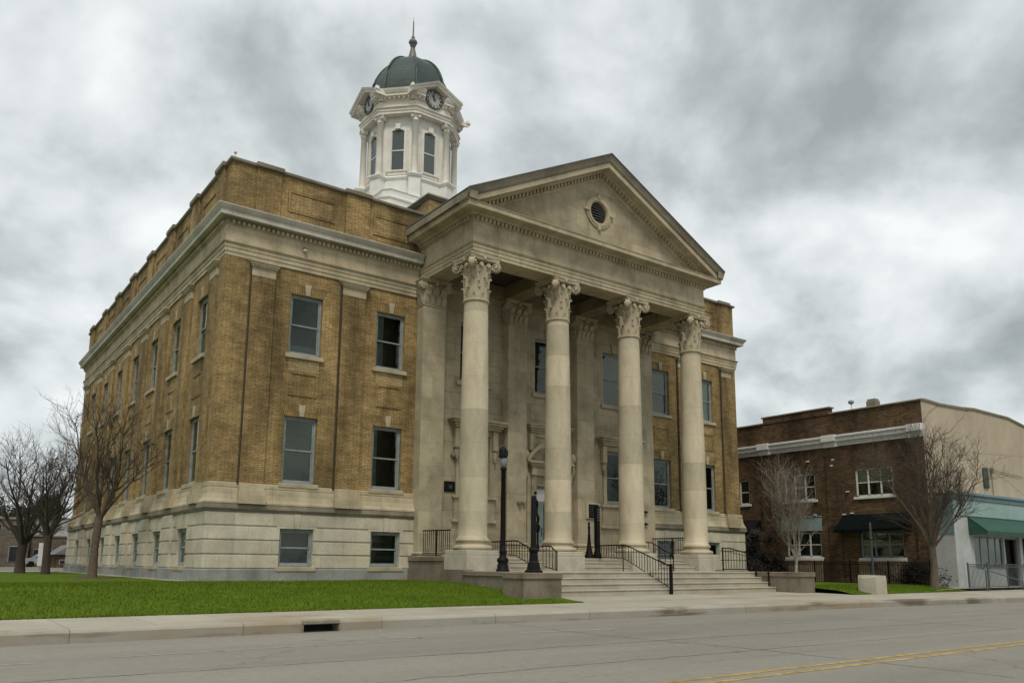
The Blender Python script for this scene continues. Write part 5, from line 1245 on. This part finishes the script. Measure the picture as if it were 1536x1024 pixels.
for y,z in((-.9,7.0),(-2.6,6.95),(-2.5,6.6),(-3.4,5.0),(-3.1,3.7),(-1.2,3.75),(-3.6,3.75)): mb.box(XB-.10,XB-.082 if -2.9<y<-2.1 else XB-.004,y-.09,y+.09,z-.035,z+.035)
bbuild(mb,'mortar_patch',M['frame_white'])

TS=thing('shop','single storey teal and white shop with green awning at the right edge','shop',(XB,-9,-.4))
def sbuild(mb,name,mat,parent=None):
    mb.v=[(a-XB,b+9,c+.4) for a,b,c in mb.v]; return mb.build(name,mat,parent or TS)
YT=-9.15; X0=35.35
M['teal']=stone_mat('teal_paint',(.15,.235,.25),None,.8,.4,.0,rough=.6); M['teal_pale']=stone_mat('pale_teal_paint',(.27,.39,.38),None,.85,.25,.0,rough=.6); M['shop_white']=stone_mat('shop_white_paint',(.44,.47,.46),None,.75,.5,.05,rough=.6)
PT=lambda u,v,dp:(u,YT+dp,v)
mb=MB(); wallgrid(mb,PT,X0,X0+22,-.6,4.6,[(37.4,40.95,.62,2.38),(41.1,43.0,-.35,2.42),(43.4,50,-.3,2.4)],.25)
mb.face([(X0,YT,-.6),(X0,-8.0,-.6),(X0,-8.0,4.6),(X0,YT,4.6)]); mb.box(X0,X0+22,YT+.02,-8.02,4.4,4.58); sbuild(mb,'wall',M['shop_white'])
mb=MB(); mb.box(X0-.03,X0+22,YT-.06,YT,3.42,4.28,0,.01); sbuild(mb,'fascia',M['teal_pale'])
mb=MB(); mb.box(X0-.05,X0+22,YT-.12,YT-.0,4.28,4.52,0,.02); mb.box(X0-.09,X0+22,YT-.22,YT+.3,4.52,4.68,0,.02); mb.box(X0-.04,X0,YT,-8.02,2.45,4.5); sbuild(mb,'cornice',M['teal'])
mb=MB(); P=[(YT,3.40),(YT-.95,2.62),(YT-.95,2.42),(YT-.93,2.42),(YT-.93,2.58),(YT,3.34)]
mb.loft([[(36.9,y,z) for y,z in P],[(X0+21,y,z) for y,z in P]],0,True); mb.face([(36.9,YT,3.38),(36.9,YT-.94,2.6),(36.9,YT-.94,2.43),(36.9,YT,2.43)]); sbuild(mb,'awning',plain_mat('green_awning_canvas',(.022,.075,.055),.8,.2,2))
mb=MB()
for x in(37.4,38.3,39.25,40.1,40.87): mb.box(x,x+.08,YT+.08,YT+.16,.62,2.38)
mb.box(37.4,40.95,YT+.08,YT+.16,.62,.72); mb.box(37.4,40.95,YT+.08,YT+.16,2.28,2.38); mb.box(37.4,40.95,YT+.9,YT+.92,.6,2.4,1); mb.box(39.4,40.6,YT+.4,YT+.7,.62,1.0,2)
o=sbuild(mb,'shop_window',[M['frame'],M['interior'],M['teal']]); mb=MB(); mb.box(37.45,40.9,YT+.11,YT+.115,.7,2.3); sbuild(mb,'pane',M['glass_dark'],o)
mb=MB(); mb.box(41.1,41.2,YT+.1,YT+.2,-.35,2.42); mb.box(42.9,43.0,YT+.1,YT+.2,-.35,2.42); mb.box(41.2,42.9,YT+.12,YT+.18,2.3,2.42); mb.box(41.2,42.9,YT+.5,YT+.52,-.35,2.4,1); mb.box(43.4,50,YT+.5,YT+.52,-.3,2.4,1); sbuild(mb,'shop_door',[M['frame'],M['interior']])

# fences, lamp and stone block on the right
def picket_fence(name,label,p,q,z0,z1,pitch,mat,group=None,posts=2.0):
    o=thing(name,label,'fence',(p[0],p[1],z0),group); p=Vector((0,0,0)); q=Vector((q[0]-o.location.x,q[1]-o.location.y,0)); L_=(q-p).length; H=z1-z0
    mb=MB(); n=int(L_/pitch)
    for i in range(n+1): a=p.lerp(q,i/n); mb.bar((a.x,a.y,.08),(a.x,a.y,H-.02),.017)
    mb.build('pickets',M[mat],o)
    for h in(.1,H-.12,H): 
        mb=MB(); mb.bar((p.x,p.y,h),(q.x,q.y,h),.035); mb.build('rail',M[mat],o)
    n=max(1,int(L_/posts))
    for i in range(n+1): a=p.lerp(q,i/n); mb=MB(); mb.bar((a.x,a.y,-.1),(a.x,a.y,H+.08),.06); mb.build('post',M[mat],o)
    return o
M['grey_iron']=plain_mat('grey_green_iron',(.07,.085,.085),.5,.25,5)
picket_fence('iron_fence','long black iron picket fence before the brown brick building',(33.6,4.6),(33.6,-8.6),-.25,.95,.14,'iron')
picket_fence('iron_fence','grey green iron picket fence before the teal shop',(34.6,-10.0),(50,-10.0),-.36,.88,.14,'grey_iron')
o=thing('handrail','low grey pipe rail at the pavement edge before the teal shop','railing',(34.4,-10.9,-.42))
mb=MB(); mb.tube([(0,0,1.0),(0.5,-.05,.95),(3.6,-.2,.45),(3.6,-.2,0)],.025,8); mb.build('top_rail',M['grey_iron'],o); mb=MB(); mb.tube([(0,0,0),(0,0,1.0)],.03,8); mb.tube([(.22,0,0),(.22,0,.98)],.03,8); mb.build('post',M['grey_iron'],o)
lpR=thing('street_lamp','slim grey green pole with ringed base before the dark awning of the brick building','pole',(32.6,-6.1,-.2))
mb=MB(); mb.lathe([(.16,0),(.16,.1),(.1,.16),(.1,.35),(.13,.4),(.08,.5),(.06,.7),(.05,3.2),(.02,3.24)],0,0,12); mb.build('pole',M['grey_iron'],lpR)
mb=MB(); mb.lathe([(.05,2.3),(.09,2.36),(.09,2.42),(.05,2.48)],0,0,10); mb.build('collar',M['grey_iron'],lpR)
mb=MB()
rnd=random.Random(5); v=[(24.55,-10.78),(25.5,-10.72),(25.42,-9.95),(24.5,-10.0)]
mb.loft([[(x+s*(.03 if x<25 else -.03),y,z+rnd.uniform(-.03,.03)) for x,y in v] for s,z in((0,-.5),(0,-.1),(.3,.25),(1.6,.36))],0,True); blk=mb.build('stone_block',M['stone_ped'])
tag(blk,'large rough pale stone block standing on the right lawn by the pavement','stone block')
mb=MB(); mb.lathe([(.36,-.45),(.38,-.25),(.32,-.05),(.26,.10),(.1,.14)],26.2,-9.6,9,0,True,False); mb.v=[(x+.05*math.sin(z*9+x*5),y,z) for x,y,z in mb.v]
tag(mb.build('boundary_stone',M['soil']),'low brown weathered stone on grass left of the pale block','stone')
# leafless dark shrub by the right end of the courthouse
def shrub(name,label,loc,rx,ry,rz_,n,mat,seed,leaf=.07):
    root=thing(name,label,'shrub',loc); rnd=random.Random(seed); cm=MB(); st=MB()
    cl=[(Vector((rnd.gauss(0,.42)*rx,rnd.gauss(0,.42)*ry,rz_*rnd.uniform(.15,.9))),rnd.uniform(.18,.4)) for _ in range(26)]
    for c_,_ in cl: st.tube([(c_.x*.15,c_.y*.15,0),(c_.x*.6,c_.y*.6,c_.z*.6),tuple(c_)],[.03,.02,.008],4,0,False)
    for i in range(n):
        c_,s=rnd.choice(cl); p=c_+Vector((rnd.gauss(0,s),rnd.gauss(0,s),rnd.gauss(0,s)))*.75
        if p.z<0: continue
        a=Vector((rnd.gauss(0,1),rnd.gauss(0,1),rnd.gauss(0,1))).normalized(); b_=a.orthogonal().normalized(); q=leaf*rnd.uniform(.6,1.4)
        cm.face([p-a*q,p+b_*q*.45,p+a*q,p-b_*q*.45])
    st.build('stems',M['bark'],root); cm.build('foliage',M[mat],root); return root
M['shrub']=plain_mat('dark_shrub_leaves',(.030,.024,.014),.8,.5,3,bmp=0); M['far_leaf']=plain_mat('far_tree_leaves',(.035,.042,.030),.9,.5,.6,bmp=0)
shrub('shrub','dense dark brown shrub between courthouse corner and brick building',(33.0,1.2,-.3),.9,3.2,3.2,15000,'shrub',8)
shrub('shrub','low dark shrub behind the fence right of the brick building windows',(34.3,-7.4,-.3),.6,1.6,1.2,3500,'shrub',9)

# ================================================================== LEFT: distant street
def far_building(name,label,x0,x1,y0,y1,h,mat,rows,cols,roof=None,wm='interior',flat=True):
    o=thing(name,label,'building',((x0+x1)/2,y0,-.2)); hw_=(x1-x0)/2; D_=y1-y0
    mb=MB(); mb.box(-hw_,hw_,0,D_,0,h); mb.build('wall',M[mat],o)
    if roof: 
        mb=MB(); mb.prism([(-hw_-.3,h),(hw_+.3,h),(0,h+roof)],-.3,D_+.3,'y'); mb.build('roof',M['roof'],o)
    else: mb=MB(); mb.box(-hw_-.12,hw_+.12,-.12,D_+.1,h,h+.22,0,.03); mb.build('coping',M['coping'],o)
    for r_ in range(rows):
        for c_ in range(cols):
            x=-hw_+2*hw_*(c_+.5)/cols; ww=hw_/cols*.62; z0=.7+r_*3.0 if rows>1 or r_ else .5; z1=min(z0+1.7,h-.5)
            mb=MB(); mb.box(x-ww,x+ww,-.05,.05,z0,z1,0,.02); wd=mb.build('window',M['frame'],o); mb=MB(); mb.box(x-ww+.07,x+ww-.07,-.07,-.051,z0+.07,z1-.07); mb.build('pane',M[wm],wd)
    return o
far_building('far_shop','low brown brick storefront across the far street at left',3.0,6.6,80,90,3.6,'brick_far',1,3)
far_building('far_shop','dark two storey block behind the dark trees at the left edge',-7,1.9,72,84,5.2,'brick_far',2,4)
far_building('far_warehouse','plain pale grey warehouse wall rising behind the low storefront',5.2,18,97,112,6.5,'shop_white',1,2)
far_building('far_house','small dark gabled house left of the courthouse base',3.5,5.6,62.5,68,1.5,'brick_dark',1,2,roof=1.0)
def car(label,loc,rot,col):
    o=thing('parked_car',label,'car',loc,'cars parked on the far street',rot)
    mb=MB(); prof=[(-2.2,.35),(-2.2,.75),(-2.05,.92),(-1.2,1.0),(-.6,1.42),(.8,1.45),(1.5,1.02),(2.1,.9),(2.25,.7),(2.25,.35)]
    mb.loft([[(x,-.85,z) for x,z in prof],[(x,.85,z) for x,z in prof]],0,True); mb.build('body',plain_mat('car_paint',col,.3,.1,1,bmp=0),o)
    mb=MB()
    for y in(-.862,.852): mb.prism([(-1.05,1.0),(-.55,1.36),(.75,1.38),(1.3,1.04)],y,y+.01,'y')
    mb.build('window',M['tglass'],o)
    for x in(-1.4,1.4):
        for y in(-.8,.8):
            mb=MB(); mb.loft([[(x+.33*math.cos(a),y+s,.33+.33*math.sin(a)) for a in [k*math.pi/8 for k in range(16)]] for s in(-.1,.1)],0,True); mb.build('wheel',M['iron'],o)
    return o
car('pale silver car parked on the far street by the storefront',(3.6,73,-.02),.1,(.28,.30,.31)); car('teal blue car parked on the far street beside the gabled house',(6.2,71,-.02),.1,(.12,.25,.27))
o=thing('sign_post','white upright board sign standing by the slender young tree','sign',(-.45,40.2,-.02)); mb=MB(); mb.box(-.2,.2,-.04,.04,.3,2.0,0,.02); mb.build('board',M['frame_white'],o); mb=MB(); mb.bar((0,0,0),(0,0,.35),.1); mb.build('post',M['frame'],o)
def far_tree(label,loc,h,rad,seed,n=7000):
    root=thing('evergreen_tree',label,'tree',loc,'dark trees beyond the far street'); rnd=random.Random(seed)
    mb=MB(); mb.tube([(0,0,-.2),(.1,0,h*.5),(0,.1,h*.9)],[.3,.2,.05],7,0,False); mb.build('trunk',M['bark'],root)
    cm=MB(); cl=[]
    for _ in range(34):
        t=rnd.uniform(.15,1); rr_=rad*math.sin(min(1,(1.05-t)*1.5)*math.pi/2); a=rnd.uniform(0,6.28); q=rr_*math.sqrt(rnd.random()); cl.append(Vector((q*math.cos(a),q*math.sin(a),h*t)))
    for i in range(n):
        c_=rnd.choice(cl); p=c_+Vector((rnd.gauss(0,.55),rnd.gauss(0,.55),rnd.gauss(0,.45)))*rad*.32
        a=Vector((rnd.gauss(0,1),rnd.gauss(0,1),rnd.gauss(0,1))).normalized(); b_=a.orthogonal().normalized(); q=.16*rnd.uniform(.6,1.4)
        cm.face([p-a*q,p+b_*q*.6,p+a*q,p-b_*q*.6])
    cm.build('crown',M['far_leaf'],root)
far_tree('broad dark tree behind the pale warehouse beside the courthouse',(8.3,118,-.2),10.5,3.6,77); far_tree('dark rounded tree above the dark block at the far left',(-1.5,90,-.2),8.5,4.5,78); far_tree('smaller dark tree between the block and the warehouse',(3.2,100,-.2),7.5,3.2,79)
# distant wood at the horizon
mb=MB(); rnd=random.Random(4)
for i in range(16000):
    x=rnd.uniform(-160,90); y=170+rnd.gauss(0,6); z=-.5+abs(rnd.gauss(0,1))*2.6+1.2*math.sin(x*.13)+1.0
    a=Vector((rnd.gauss(0,1),rnd.gauss(0,1),rnd.gauss(0,1))).normalized(); b_=a.orthogonal().normalized(); q=rnd.uniform(.35,.8); p=Vector((x,y,max(-.3,z)))
    mb.face([p-a*q,p+b_*q*.6,p+a*q,p-b_*q*.6])
o=mb.build('distant_wood',M['far_leaf']); o['kind']='stuff'
# unused prototypes guard
scene.cycles.max_bounces=6; scene.cycles.transparent_max_bounces=8; scene.cycles.use_denoising=True
